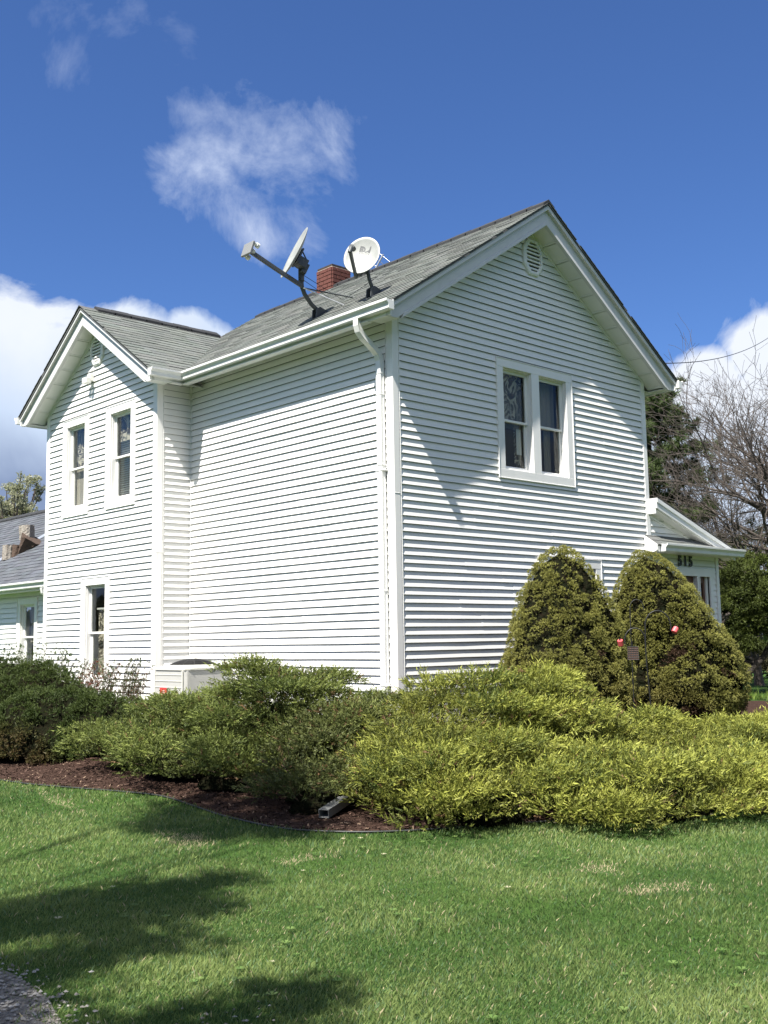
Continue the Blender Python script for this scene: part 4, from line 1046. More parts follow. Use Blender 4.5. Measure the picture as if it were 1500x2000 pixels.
# ------------------------------------------------------------------ air conditioner
def ac_unit():
    cx, cy = -1.02, 3.08; w = 0.80; zb = hz(cx, cy) + 0.05; zt = 1.21
    root = empty('air_conditioner', (cx, cy, zb), 'pale grey outdoor air conditioner by the wall with a red badge', 'air conditioner')
    ang = R(0)
    def octa(k, ch): h = w / 2 - k; return [(-h + ch, -h), (h - ch, -h), (h, -h + ch), (h, h - ch), (h - ch, h), (-h + ch, h), (-h, h - ch), (-h, -h + ch)]
    Tx = lambda a, b, t: (cx + a, cy + b, t)
    mb = MB(); mb.box((cx - .48, cy - .48, zb - .08), (cx + .48, cy + .48, zb)); mb.build('pad', M['stone'], root)
    mb = MB(); mb.prism(octa(0, 0.05), Tx, zb, zt); body = mb.build('body', M['ac'], root, bevel=0.012)
    # lid: sloping hipped collar with round opening
    mb = MB(); vs = []; seg = 48
    for k in range(seg):
        a = 2 * math.pi * k / seg; c, s_ = math.cos(a), math.sin(a); q = (w / 2 + .012) / max(abs(c), abs(s_)); q = min(q, (w / 2 + .012) * 1.32)
        vs.append((cx + c * q, cy + s_ * q, zt - 0.012))
    for z, rr_ in ((zt + 0.014, 1.0), (zt + 0.055, 0.80)):
        for k in range(seg):
            a = 2 * math.pi * k / seg; c, s_ = math.cos(a), math.sin(a); q = (w / 2 + .012) / max(abs(c), abs(s_)); q = min(q, (w / 2 + .012) * 1.32) * rr_
            if rr_ < 1: q = 0.335
            vs.append((cx + c * q, cy + s_ * q, z))
    mb.add(vs, [(r * seg + k, r * seg + (k + 1) % seg, (r + 1) * seg + (k + 1) % seg, (r + 1) * seg + k) for r in range(2) for k in range(seg)])
    mb.build('lid', M['ac_lid'], root)
    mb = MB(); 
    for r_ in np.linspace(0.03, 0.33, 12):
        z = zt + 0.050 + 0.085 * (1 - (r_ / 0.335) ** 2)
        mb.tube([(cx + r_ * math.cos(a), cy + r_ * math.sin(a), z) for a in np.linspace(0, 2 * math.pi, 33)], 0.005, 4, cap=False)
    for a in np.linspace(0, 2 * math.pi, 13)[:-1]:
        mb.tube([(cx + r_ * math.cos(a), cy + r_ * math.sin(a), zt + 0.050 + 0.085 * (1 - (r_ / 0.335) ** 2)) for r_ in np.linspace(0.02, 0.333, 8)], 0.006, 4)
    mb.build('grille', M['black_rough'], root)
    mb = MB(); vs = [(cx, cy, zt + .11)]; 
    for r_ in np.linspace(.05, .33, 6):
        for k in range(32): a = 2 * math.pi * k / 32; vs.append((cx + r_ * math.cos(a), cy + r_ * math.sin(a), zt + 0.035 + 0.075 * (1 - (r_ / 0.335) ** 2)))
    fs = [(0, 1 + k, 1 + (k + 1) % 32) for k in range(32)] + [(1 + r * 32 + k, 1 + r * 32 + (k + 1) % 32, 1 + (r + 1) * 32 + (k + 1) % 32, 1 + (r + 1) * 32 + k) for r in range(5) for k in range(32)]
    mb.add(vs, fs, True); mb.build('fan_guard', M['black_rough'], root)
    mb = MB(); mb.tube([(cx + .0, cy - .02, zt + .138), (cx + .0, cy - .02, zt + .150)], [.03, .025], 10); mb.build('fan_cap', M['ac_lid'], root)
    # louvred side facing the lawn (-x) and plain sheet on the -y side
    hx = w / 2
    for k in range(9):
        z = zt - 0.075 - k * 0.085
        mb = MB(); mb.box((cx - hx - .006, cy - hx + .05, z - .004), (cx - hx + .002, cy + hx - .05, z + .004)); mb.box((cx - hx - .002, cy - hx + .05, z - .012), (cx - hx + .002, cy + hx - .05, z - .004)); mb.build('side_louver', M['ac_lid'], root)
    for yy in (cy - hx + .045, cy + hx - .045):
        mb = MB(); mb.box((cx - hx - .007, yy - .012, zb), (cx - hx + .002, yy + .012, zt - .02)); mb.build('corner_rail', M['ac_lid'], root)
    mb = MB(); mb.box((cx - hx - .016, cy + .03, zt - .385), (cx - hx - .006, cy + .20, zt - .25)); bd = mb.build('badge', M['badge'], root, bevel=0.006)
    mb = MB(); 
    for i in range(3): mb.box((cx - hx - .018, cy + .06 + .0, zt - .35 + i * .026), (cx - hx - .0165, cy + .17 - .02 * i, zt - .34 + i * .026))
    mb.build('badge_print', M['badge_txt'], bd)
    mb = MB(); mb.box((cx + .22, cy - hx - .004, zt - .18), (cx + .30, cy - hx - .001, zt - .03)); mb.build('rating_label', M['paper'], root)
    mb = MB(); 
    for px_ in (-.3, 0, .3): mb.tube([(cx + px_, cy - hx - .02, zt - .0), (cx + px_, cy - hx - .004, zt - .0)], .006, 6)
    mb.build('screw', M['galv'], root)
ac_unit()

# ------------------------------------------------------------------ logs standing on the low roof
def lumpy_log(name, p0, p1, r0, r1, mat, seed, label, cutface=False):
    rr = random.Random(seed); mb = MB(); n = 18; k = 9; p0, p1 = Vector(p0), Vector(p1)
    d = (p1 - p0).normalized(); a = d.cross(Vector((0, 1, 0.2))).normalized(); b = d.cross(a); prof = [1 + rr.uniform(-.12, .12) for _ in range(n)]; vs = []
    for i in range(k):
        f = i / (k - 1); p = p0.lerp(p1, f); r = r0 + (r1 - r0) * f
        for q in range(n):
            t = 2 * math.pi * q / n + f * 0.25; e = r * prof[q] * (1 + rr.uniform(-.03, .03)); vs.append(p + a * math.cos(t) * e + b * math.sin(t) * e)
    fs = [(i * n + q, i * n + (q + 1) % n, (i + 1) * n + (q + 1) % n, (i + 1) * n + q) for i in range(k - 1) for q in range(n)]
    fs += [tuple(range(n))[::-1], tuple(range((k - 1) * n, k * n))]
    mb.add(vs, fs, False); o = mb.build(name, mat); o.location = (0, 0, 0)
    for v in o.data.vertices: v.co -= p0
    o.location = p0
    return props(o, label, 'log')
def az(x): return AZ0 + S * (x - AX0)
lumpy_log('log', (0.55, 12.92, az(0.55) - 0.04), (0.55, 12.92, 3.77), 0.125, 0.12, M['log'], 1, 'short grey log standing lowest on the rear roof')
lumpy_log('log', (0.62, 12.72, az(.62) - .04), (0.66, 12.70, 3.76), 0.085, 0.10, M['log_dark'], 4, 'small dark log squeezed between the grey log and the flaring log on the rear roof')
lumpy_log('log', (0.74, 12.66, az(.74) - 0.06), (0.86, 12.42, 3.90), 0.10, 0.23, M['log_dark'], 2, 'dark brown flaring log under the pale upright log on the rear roof')
lumpy_log('log', (0.82, 12.58, 3.88), (0.80, 12.60, 4.19), 0.15, 0.155, M['log'], 3, 'pale upright log with peeling bark, highest on the rear roof')
for o_ in list(bpy.data.objects):
    if o_.get('category') == 'log': o_['group'] = 'logs standing on the rear roof'
mb = MB()
def R_a(x, y, l=0.02): return (x, y, az(x) + l)
mb.add([R_a(0.05, 13.6), R_a(0.05, 13.3), R_a(2.6, 12.1), R_a(2.6, 12.4)] + [R_a(0.05, 13.6, .035), R_a(0.05, 13.3, .035), R_a(2.6, 12.1, .035), R_a(2.6, 12.4, .035)], [(0, 1, 2, 3), (4, 5, 6, 7), (0, 1, 5, 4), (1, 2, 6, 5), (2, 3, 7, 6), (3, 0, 4, 7)])
mb.build('flashing', M['flash'], roofa)

# ------------------------------------------------------------------ foliage tools
def unit(v): return v / np.maximum(np.linalg.norm(v, axis=-1, keepdims=True), 1e-9)
def sprays(P, D, L, nleaf, lw, spread, rng, leaf_len=0.42):
    """feather sprays: returns (n*nleaf,3,3) triangles"""
    n = len(P); U = unit(rng.normal(size=(n, 3))); Sd = unit(np.cross(D, U)); Nn = np.cross(Sd, D)
    out = []
    for j in range(nleaf):
        f = (j + 0.5) / nleaf; sg = 1 if j % 2 else -1
        base = P + D * (L * f * 0.85)[:, None]
        ph = rng.uniform(-0.7, 0.7, n)
        side = Sd * np.cos(ph)[:, None] + Nn * np.sin(ph)[:, None]
        if j == nleaf - 1: dr = unit(D + 0.15 * rng.normal(size=(n, 3)))
        else: dr = unit(D * (1 - spread * 0.5) + side * sg * spread + 0.12 * rng.normal(size=(n, 3)))
        ll = L * leaf_len * (1 - 0.45 * f) * rng.uniform(0.7, 1.25, n)
        wv = unit(np.cross(dr, rng.normal(size=(n, 3)))) * (lw * rng.uniform(0.7, 1.3, n))[:, None]
        out.append(np.stack([base - wv, base + wv, base + dr * ll[:, None]], 1))
    return np.concatenate(out, 0)
def stars(P, D, L, nleaf, lw, rng, cone=0.9):
    n = len(P); out = []
    for j in range(nleaf):
        dr = unit(D + cone * rng.normal(size=(n, 3)) * 0.7); ll = L * rng.uniform(0.6, 1.3, n)
        wv = unit(np.cross(dr, rng.normal(size=(n, 3)))) * (lw * rng.uniform(0.7, 1.3, n))[:, None]
        out.append(np.stack([P - wv, P + wv, P + dr * ll[:, None]], 1))
    return np.concatenate(out, 0)
def vnoise(p, s, seed=0):
    q = p * s + seed * 17.3
    return (np.sin(q[..., 0] * 1.7 + 1.3 * np.sin(q[..., 1] * 1.1)) + np.sin(q[..., 1] * 2.1 + 1.7 * np.sin(q[..., 2] * 1.3)) + np.sin(q[..., 2] * 1.9 + 1.1 * np.sin(q[..., 0] * 1.6))) / 3
def mix(a, b, t): return np.asarray(a) * (1 - t)[:, None] + np.asarray(b) * t[:, None]
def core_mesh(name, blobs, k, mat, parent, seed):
    """rough inner mass, painted dark as the shade between sprays, made of squashed lumpy half-ellipsoids"""
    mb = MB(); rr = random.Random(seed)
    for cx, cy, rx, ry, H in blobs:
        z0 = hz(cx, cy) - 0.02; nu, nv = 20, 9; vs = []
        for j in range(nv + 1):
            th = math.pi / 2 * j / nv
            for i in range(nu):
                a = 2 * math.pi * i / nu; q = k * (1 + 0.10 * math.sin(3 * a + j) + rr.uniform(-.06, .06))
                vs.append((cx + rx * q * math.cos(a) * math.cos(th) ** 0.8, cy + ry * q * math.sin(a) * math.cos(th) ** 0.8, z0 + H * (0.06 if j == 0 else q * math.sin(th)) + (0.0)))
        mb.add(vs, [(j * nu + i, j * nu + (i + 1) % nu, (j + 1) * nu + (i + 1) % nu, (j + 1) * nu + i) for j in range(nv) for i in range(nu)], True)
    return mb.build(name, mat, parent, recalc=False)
def twigs_mesh(name, blobs, n, mat, parent, rng, rad=0.005):
    mb = MB()
    for _ in range(n):
        cx, cy, rx, ry, H = blobs[rng.integers(len(blobs))]; a = rng.uniform(0, 2 * math.pi); r = rng.uniform(0.5, 0.98)
        p1 = Vector((cx + rx * r * math.cos(a), cy + ry * r * math.sin(a), hz(cx, cy) + H * rng.uniform(0.1, 0.55)))
        p0 = Vector((cx + rx * 0.25 * math.cos(a), cy + ry * 0.25 * math.sin(a), hz(cx, cy) + 0.05))
        m_ = p0.lerp(p1, 0.5) + Vector(rng.normal(size=3) * 0.06)
        mb.tube([p0, m_, p1], [rad * 2.4, rad * 1.6, rad * 0.7], 4, cap=False)
    return mb.build(name, mat, parent, recalc=False, kind='stuff')
def juniper(label, blobs, npads, per, base, tip, deep, seed, group=None, pad_r=(0.13, 0.25), flat=0.36, drift=(0, 0, 0), L=(0.055, 0.11), zmin=0.12, brown=0.02, front=None, cat='juniper', name='juniper_shrub'):
    rng = np.random.default_rng(seed)
    cx0 = float(np.mean([b[0] for b in blobs])); cy0 = float(np.mean([b[1] for b in blobs]))
    root = empty(name, (cx0, cy0, hz(cx0, cy0)), label, cat, group or 'junipers in the bed')
    B = np.array(blobs); area = B[:, 2] * B[:, 3] + B[:, 4] * (B[:, 2] + B[:, 3]); pr = area / area.sum()
    nlobe = max(4, npads // 20); li = rng.choice(len(B), nlobe, p=pr); lb = B[li]
    ld = unit(rng.normal(size=(nlobe, 3))); ld[:, 2] = np.abs(ld[:, 2]) ** 0.9; ld = unit(ld)
    LC = np.stack([lb[:, 0], lb[:, 1], height(lb[:, 0], lb[:, 1])], 1) + ld * lb[:, 2:5] * rng.uniform(0.76, 0.93, nlobe)[:, None]
    lr = rng.uniform(0.22, 0.38, nlobe); pl_ = rng.integers(0, nlobe, npads); b = lb[pl_]; d = ld[pl_]
    q0 = unit(rng.normal(size=(npads, 3)) + d * 0.55 + np.array([0, 0, 0.55]))
    C_ = LC[pl_] + q0 * lr[pl_][:, None] * np.array([1, 1, 0.42]) * rng.uniform(.75, 1.0, (npads, 1))
    fill = rng.random(npads) < 0.42                      # lower, darker foliage filling between the raised sprays
    fb = B[rng.choice(len(B), npads, p=pr)]; fd = unit(rng.normal(size=(npads, 3))); fd[:, 2] = np.abs(fd[:, 2])
    FC = np.stack([fb[:, 0], fb[:, 1], height(fb[:, 0], fb[:, 1])], 1) + fd * fb[:, 2:5] * rng.uniform(0.72, 0.90, npads)[:, None]
    C_[fill] = FC[fill]; d[fill] = fd[fill]; q0[fill] = fd[fill]; b = np.where(fill[:, None], fb, b)
    C_[:, 2] = np.maximum(C_[:, 2], height(C_[:, 0], C_[:, 1]) + zmin + rng.uniform(0, .12, npads)); d = unit(d + 0.8 * q0)
    out_h = unit(np.stack([d[:, 0] / b[:, 2], d[:, 1] / b[:, 3], d[:, 2] / b[:, 4] * 0.7], 1))
    pr_ = rng.uniform(*pad_r, npads)
    tocam = unit(CAM - C_)                       # the far, never seen side of a shrub needs fewer sprays
    keep = np.where((out_h * tocam).sum(1) > -0.35, 1.0, 0.35)
    cnt = np.maximum(8, (per * (pr_ / np.mean(pad_r)) ** 2 * keep)).astype(int)
    pid = np.repeat(np.arange(npads), cnt); n = len(pid)
    q = unit(rng.normal(size=(n, 3))); low = q[:, 2] < -0.15; q[low, 2] *= -1
    o = out_h[pid]; R_ = pr_[pid][:, None]
    P = C_[pid] + R_ * (q * np.array([1, 1, flat])) * rng.uniform(0.80, 1.0, (n, 1))
    D = unit(0.35 * o * np.array([1, 1, .4]) + np.array([0, 0, 0.28]) + 0.85 * q * np.array([1, 1, .45]) + np.array(drift) + 0.20 * rng.normal(size=(n, 3)))
    long_ = rng.random(n) > 0.80; Ls = rng.uniform(*L, n) * np.where(long_, 1.75, 1.0)
    Dl = unit(0.9 * q * np.array([1, 1, .25]) + 0.45 * o * np.array([1, 1, .2]) + np.array(drift) * 1.4 + np.array([0, 0, .16]) + 0.12 * rng.normal(size=(n, 3))); D = np.where(long_[:, None], Dl, D)
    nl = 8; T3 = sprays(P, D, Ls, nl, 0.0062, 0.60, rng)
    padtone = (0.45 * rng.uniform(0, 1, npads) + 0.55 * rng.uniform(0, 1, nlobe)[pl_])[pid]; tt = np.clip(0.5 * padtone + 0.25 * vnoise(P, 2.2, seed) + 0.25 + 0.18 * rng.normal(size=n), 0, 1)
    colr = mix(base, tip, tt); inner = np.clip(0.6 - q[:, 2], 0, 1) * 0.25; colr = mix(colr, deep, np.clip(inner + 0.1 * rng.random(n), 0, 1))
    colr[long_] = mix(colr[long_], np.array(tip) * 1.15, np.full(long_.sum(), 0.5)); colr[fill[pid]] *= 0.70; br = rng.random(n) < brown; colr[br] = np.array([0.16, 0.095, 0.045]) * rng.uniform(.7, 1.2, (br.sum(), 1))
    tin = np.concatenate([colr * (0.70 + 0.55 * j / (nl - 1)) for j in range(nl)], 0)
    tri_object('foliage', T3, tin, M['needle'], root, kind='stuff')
    core_mesh('shade_core', blobs, 0.52, M['core'], root, seed)
    twigs_mesh('branches', blobs, 40, M['twig'], root, rng)
    return root
# ------------------------------------------------------------------ shrubs
J_BASE, J_TIP, J_DEEP = (0.060, 0.092, 0.018), (0.150, 0.200, 0.038), (0.022, 0.034, 0.012)
juniper('wide mound of dark green juniper left of centre below the side wall',
        [(-1.95, -0.20, 1.15, 1.10, 1.10), (-1.95, 1.15, 1.1, 1.0, 0.70), (-2.05, 2.30, 0.85, 0.85, 0.56), (-2.20, -0.65, 0.95, 0.80, 0.90), (-2.70, 0.35, 0.95, 1.4, 0.68), (-2.60, 1.5, .85, .9, .52), (-2.90, -0.55, .55, .7, .50)],
        980, 35, (0.066, 0.096, 0.023), (0.190, 0.222, 0.052), J_DEEP, 27, zmin=0.12)
juniper('dull olive juniper squeezed between the dark mound and the golden spreading one',
        [(-2.25, -1.25, 0.80, 0.80, 0.80), (-2.60, -1.75, 0.80, 0.65, 0.66), (-1.5, -1.4, .7, .7, .8), (-2.95, -2.05, .55, .5, .45)],
        400, 36, (0.068, 0.090, 0.026), (0.155, 0.175, 0.050), J_DEEP, 22, zmin=0.14, brown=0.06)
juniper('broad golden green spreading juniper on the right in front of the conical spruces',
        [(-1.35, -2.35, 1.05, 0.85, 1.14), (-2.2, -2.80, 0.90, 0.80, 0.88), (-0.60, -2.7, 1.15, 1.05, 1.12), (-2.25, -3.45, 1.0, 0.75, 0.58), (0.55, -3.2, 1.3, 1.15, 0.64),
         (-1.05, -4.30, 1.45, 0.90, 0.46), (1.5, -3.7, 1.6, 1.3, 0.46), (3.0, -3.5, 1.7, 1.3, 0.44), (0.6, -4.70, 1.7, .80, .40), (2.8, -4.6, 1.7, .85, .38), (4.6, -3.1, 1.6, 1.2, 0.40)],
        2400, 34, (0.076, 0.108, 0.024), (0.310, 0.322, 0.058), J_DEEP, 23, drift=(0.20, -0.12, 0.08), L=(0.06, 0.13), pad_r=(0.13, 0.27), zmin=0.05, brown=0.015)
# yew hedge
def yew(label, blobs, npads, per, seed, base=(0.034, 0.056, 0.014), tip=(0.085, 0.115, 0.026)):
    rng = np.random.default_rng(seed)
    cx0, cy0 = blobs[0][0], blobs[0][1]; root = empty('yew_shrub', (cx0, cy0, hz(cx0, cy0)), label, 'yew', 'yew bushes at the left')
    B = np.array(blobs); area = B[:, 2] * B[:, 3] + B[:, 4] * (B[:, 2] + B[:, 3]); idx = rng.choice(len(B), npads, p=area / area.sum()); b = B[idx]
    d = unit(rng.normal(size=(npads, 3))); d[:, 2] = np.abs(d[:, 2])
    C_ = np.stack([b[:, 0], b[:, 1], height(b[:, 0], b[:, 1])], 1) + d * np.stack([b[:, 2], b[:, 3], b[:, 4]], 1) * rng.uniform(0.88, 1.0, npads)[:, None]
    C_[:, 2] = np.maximum(C_[:, 2], height(C_[:, 0], C_[:, 1]) + 0.12)
    pr_ = rng.uniform(0.07, 0.15, npads); vis = (unit(CAM - C_) * d).sum(1) > -0.3; cnt = np.where(vis, per, per // 4).astype(int); pid = np.repeat(np.arange(npads), cnt); n = len(pid)
    q = unit(rng.normal(size=(n, 3)) + d[pid] * 0.9)
    P = C_[pid] + q * pr_[pid][:, None] * rng.uniform(.7, 1, (n, 1)); D = unit(q + 0.5 * d[pid] + np.array([0, 0, .25]))
    T3 = stars(P, D, np.full(n, 0.042), 5, 0.0060, rng, 1.0)
    br = sstep((vnoise(P, 1.3, seed) - 0.05) / 0.5) * sstep((0.62 - (P[:, 2] - 0.1)) / 0.35) * (P[:, 0] < -2.4)
    c = mix(base, tip, np.clip(rng.random(npads)[pid] * .6 + .3 * rng.random(n), 0, 1)); c = mix(c, (0.105, 0.070, 0.030), br * rng.uniform(0.4, 1, n))
    tri_object('foliage', T3, np.tile(c, (5, 1)), M['needle'], root, kind='stuff')
    core_mesh('shade_core', blobs, 0.90, M['core'], root, seed); twigs_mesh('branches', blobs, 16, M['twig'], root, rng)
yew('rounded dark green yew bush at the left edge of the bed', [(-2.50, 5.2, 1.10, 1.35, 1.14), (-2.55, 6.9, 1.1, 1.5, 1.16)], 900, 34, 31)
yew('lower bronze tinged yew bush joining the juniper on the left', [(-2.70, 3.85, 0.90, 1.00, 0.82), (-2.3, 3.2, .75, .8, .66)], 430, 34, 32)
# tall curved leafy stems behind the yew
def stems(name, label, cat, spots, hgt, seed, colA, colB, red=0.0):
    rng = np.random.default_rng(seed); x0, y0 = spots[0]
    root = empty(name, (x0, y0, hz(x0, y0)), label, cat); mb = MB(); Ps = []; Ds = []
    for x, y in spots:
        for _ in range(3):
            px_, py_ = x + rng.normal() * .06, y + rng.normal() * .06; h = hgt * rng.uniform(0.75, 1.15); a = rng.uniform(-.4, .4) - math.pi / 2; z = hz(px_, py_); pts = []
            for i in range(9):
                f = i / 8; cv = 0.16 * f ** 2.5
                pts.append(Vector((px_ + cv * math.cos(a), py_ + cv * math.sin(a) - 0.10 * f ** 4, z + h * (f - 0.10 * f ** 5))))
            mb.tube(pts, [0.006 - 0.0045 * i / 8 for i in range(9)], 4, cap=False)
            for i in range(2, 9):
                for _k in range(5): Ps.append(np.array(pts[i]) + rng.normal(size=3) * .008); Ds.append(np.array([math.cos(a) * .4, math.sin(a) * .4, .5]) + rng.normal(size=3) * .6)
    mb.build('stems', M['twig'] if red < .5 else M['bark_red'], root, recalc=False, kind='stuff')
    P = np.array(Ps); D = unit(np.array(Ds)); T3 = stars(P, D, np.full(len(P), 0.035), 2, 0.006, rng, .5)
    c = mix(colA, colB, rng.random(len(P))); tri_object('leaves', T3, np.tile(c, (2, 1)), M['leaf'], root, kind='stuff')
g_ = np.random.default_rng(5)
stems('leafy_plant', 'feathery curved green stems rising behind the yew by the low addition', 'plant', [(-1.15 + g_.normal() * .12, 6.6 + g_.uniform(0, 2.8)) for _ in range(40)], 1.20, 41, (0.045, 0.085, 0.02), (0.09, 0.14, 0.035))
stems('leafy_plant', 'thin curved green stems in front of the wing between yew and air conditioner', 'plant', [(-1.15 + g_.normal() * .1, 4.3 + g_.uniform(0, 2.3)) for _ in range(34)], 0.95, 42, (0.05, 0.075, 0.025), (0.11, 0.13, 0.05))
stems('red_stemmed_plant', 'small plant with reddish stems below the ground floor wing window', 'plant', [(-1.2 + g_.normal() * .08, 5.4 + g_.uniform(0, .5)) for _ in range(9)], 0.92, 43, (0.22, 0.05, 0.03), (0.12, 0.07, 0.03), 1.0)
stems('leafy_plant', 'reddish green sprigs beside the wing corner post', 'plant', [(-1.15 + g_.normal() * .08, 4.25 + g_.uniform(0, .5)) for _ in range(6)], 0.80, 44, (0.16, 0.08, 0.04), (0.08, 0.08, 0.03), 1.0)

# conical spruces
def cone_spruce(label, cx, cy, r, ztop, lean, seed, nl=560, per=58, gap=None, mis=0.0):
    rng = np.random.default_rng(seed); z0 = hz(cx, cy); H = ztop - z0
    root = empty('conical_spruce', (cx, cy, z0), label, 'spruce', 'conical spruces in front of the gable wall')
    def prof(f):   # radius fraction over height fraction
        f = np.clip(f, 0, 1); return np.minimum(1.0, 0.80 + 0.9 * f) * np.sqrt(np.clip(1 - f ** 1.60, 0, 1)) ** 1.04 * (1 - 0.08 * f)
    # lumps evenly spread
    f = rng.random(nl * 3); w = prof(f) + 0.12; f = f[rng.random(nl * 3) < w / w.max()][:nl]; m = len(f)
    a = rng.uniform(0, 2 * math.pi, m); vis = np.cos(a - math.atan2(CAM[1] - cy, CAM[0] - cx)) > -0.45
    rad = r * prof(f) * (1 + 0.06 * np.sin(2 * a + 5 * f + mis) + 0.05 * np.sin(5 * a + 9 * f + mis * 2)) * rng.uniform(0.90, 1.02, m)
    if gap is not None:
        ga, gf, gw = gap; gd = np.exp(-(((a - ga + math.pi) % (2 * math.pi) - math.pi) / gw) ** 2 - ((f - gf) / .13) ** 2); rad *= 1 - 0.22 * gd
    C_ = np.stack([cx + rad * np.cos(a) + lean[0] * f ** 1.5, cy + rad * np.sin(a) + lean[1] * f ** 1.5, z0 + 0.10 + f * (H - 0.16)], 1)
    nrm = unit(np.stack([np.cos(a), np.sin(a), 0.25 + 0.8 * f ** 2], 1)); lr = rng.uniform(0.045, 0.095, m) * (1 - .25 * f)
    cnt = np.where(vis, per * (lr / .07) ** 1.6, per / 4).astype(int); pid = np.repeat(np.arange(m), cnt); n = len(pid)
    q = unit(rng.normal(size=(n, 3)) + nrm[pid] * 0.8 + np.array([0, 0, .25])); P = C_[pid] + q * (lr[pid] * rng.uniform(.75, 1.03, n))[:, None]
    T3 = stars(P, unit(q + .3 * nrm[pid]), np.full(n, 0.026), 6, 0.0042, rng, 0.85)
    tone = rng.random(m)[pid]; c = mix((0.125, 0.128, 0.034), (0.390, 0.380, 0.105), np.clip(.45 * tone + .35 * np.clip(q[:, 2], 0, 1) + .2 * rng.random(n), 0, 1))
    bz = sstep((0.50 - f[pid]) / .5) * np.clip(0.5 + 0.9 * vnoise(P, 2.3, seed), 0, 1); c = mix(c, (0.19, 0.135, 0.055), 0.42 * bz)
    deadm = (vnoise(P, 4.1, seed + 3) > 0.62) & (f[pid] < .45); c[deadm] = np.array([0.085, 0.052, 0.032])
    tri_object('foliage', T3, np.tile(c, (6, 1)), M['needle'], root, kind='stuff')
    mb = MB(); nu, nv = 28, 16; vs = []
    for j in range(nv + 1):
        ff = j / nv
        for i in range(nu):
            aa = 2 * math.pi * i / nu; rr_ = r * float(prof(ff)) * 0.93 * (1 + .06 * math.sin(2 * aa + 5 * ff + mis) + .05 * math.sin(5 * aa + 9 * ff + mis * 2))
            if gap is not None:
                dA = (aa - gap[0] + math.pi) % (2 * math.pi) - math.pi; rr_ *= 1 - .25 * math.exp(-(dA / gap[2]) ** 2 - ((ff - gap[1]) / .13) ** 2)
            vs.append((cx + rr_ * math.cos(aa) + lean[0] * ff ** 1.5, cy + rr_ * math.sin(aa) + lean[1] * ff ** 1.5, z0 + 0.14 + ff * (H - .24)))
    mb.add(vs, [(j * nu + i, j * nu + (i + 1) % nu, (j + 1) * nu + (i + 1) % nu, (j + 1) * nu + i) for j in range(nv) for i in range(nu)], True)
    mb.build('shade_core', M['core'], root, recalc=False)
    mb = MB(); mb.tube([(cx, cy, z0 - .05), (cx, cy, z0 + .4)], [.07, .05], 8); mb.build('trunk', M['bark_dark'], root)
cone_spruce('dense conical spruce nearer the house corner, standing left of its twin', 1.62, -1.42, 0.86, 2.72, (-0.10, 0.0), 51, nl=1250, per=36, mis=.4)
cone_spruce('wider conical spruce in front of the entry, with browner lower branches', 3.80, -1.60, 0.96, 2.74, (-0.55, 0.08), 52, nl=1450, per=36, gap=(-2.5, .45, .35), mis=1.9)

# ------------------------------------------------------------------ shepherd hooks, feeders
def hook(label, x, y, ztop, arms, lean=0.0, r=0.008):
    zb = hz(x, y); root = empty('shepherd_hook', (x, y, zb), label, 'garden hook', 'garden hooks by the spruces')
    mb = MB(); mb.tube([(x, y, zb - .1), (x - lean * .5, y, (zb + ztop) / 2), (x - lean, y, ztop - .22)], r, 6); mb.build('pole', M['black'], root)
    for dirx, diry, w, zc in arms:
        d = Vector((dirx, diry, 0)).normalized(); p0 = Vector((x - lean, y, zc - .18)); pts = [Vector((x - lean, y, zc - .30)), p0]
        for i in range(1, 13):
            a = math.pi * i / 12 * 1.08; pts.append(Vector((x - lean, y, zc)) + d * (w / 2 - w / 2 * math.cos(a)) + Vector((0, 0, w * .62 * math.sin(a) )))
        mb = MB(); mb.tube(pts, r * .85, 6); mb.build('hook_arm', M['black'], root)
    return root
RT = Vector((0.716, -0.698, 0)).normalized()
hook('taller thin dark garden hook standing just behind the double hook', 1.30, -2.58, 2.02, [(RT.x, RT.y, 0.16, 1.88)], lean=-.0, r=.0065)
hook('double armed black garden hook holding two red feeder cups', 1.47, -2.72, 1.52, [(RT.x, RT.y, 0.30, 1.66), (-RT.x, -RT.y, 0.24, 1.50)], lean=0.09, r=.009)
HX = Vector((1.38, -2.72, 0))
def cup(p, tilt, label):
    root = empty('feeder_cup', p, label, 'bird feeder', 'red feeder cups on the double hook'); d = Vector((tilt, -.15, .95)).normalized(); p = Vector(p); mb = MB()
    mb.tube([p - d * .004, p, p + d * .06, p + d * .064], [.030, .033, .033, .030], 14, smooth=False); mb.build('cup', M['red'], root)
    mb = MB(); mb.tube([p + d * .062, p + d * .09], [.012, .006], 8); mb.build('cup_hanger', M['black'], root)
cA = HX + RT * 0.335 + Vector((0, 0, 1.595)); cB = HX - RT * 0.285 + Vector((0, 0, 1.455))
cup(cA, .75, 'tilted red feeder cup on the higher arm of the double hook'); cup(cB, -.45, 'red feeder cup on the lower left arm of the double hook')
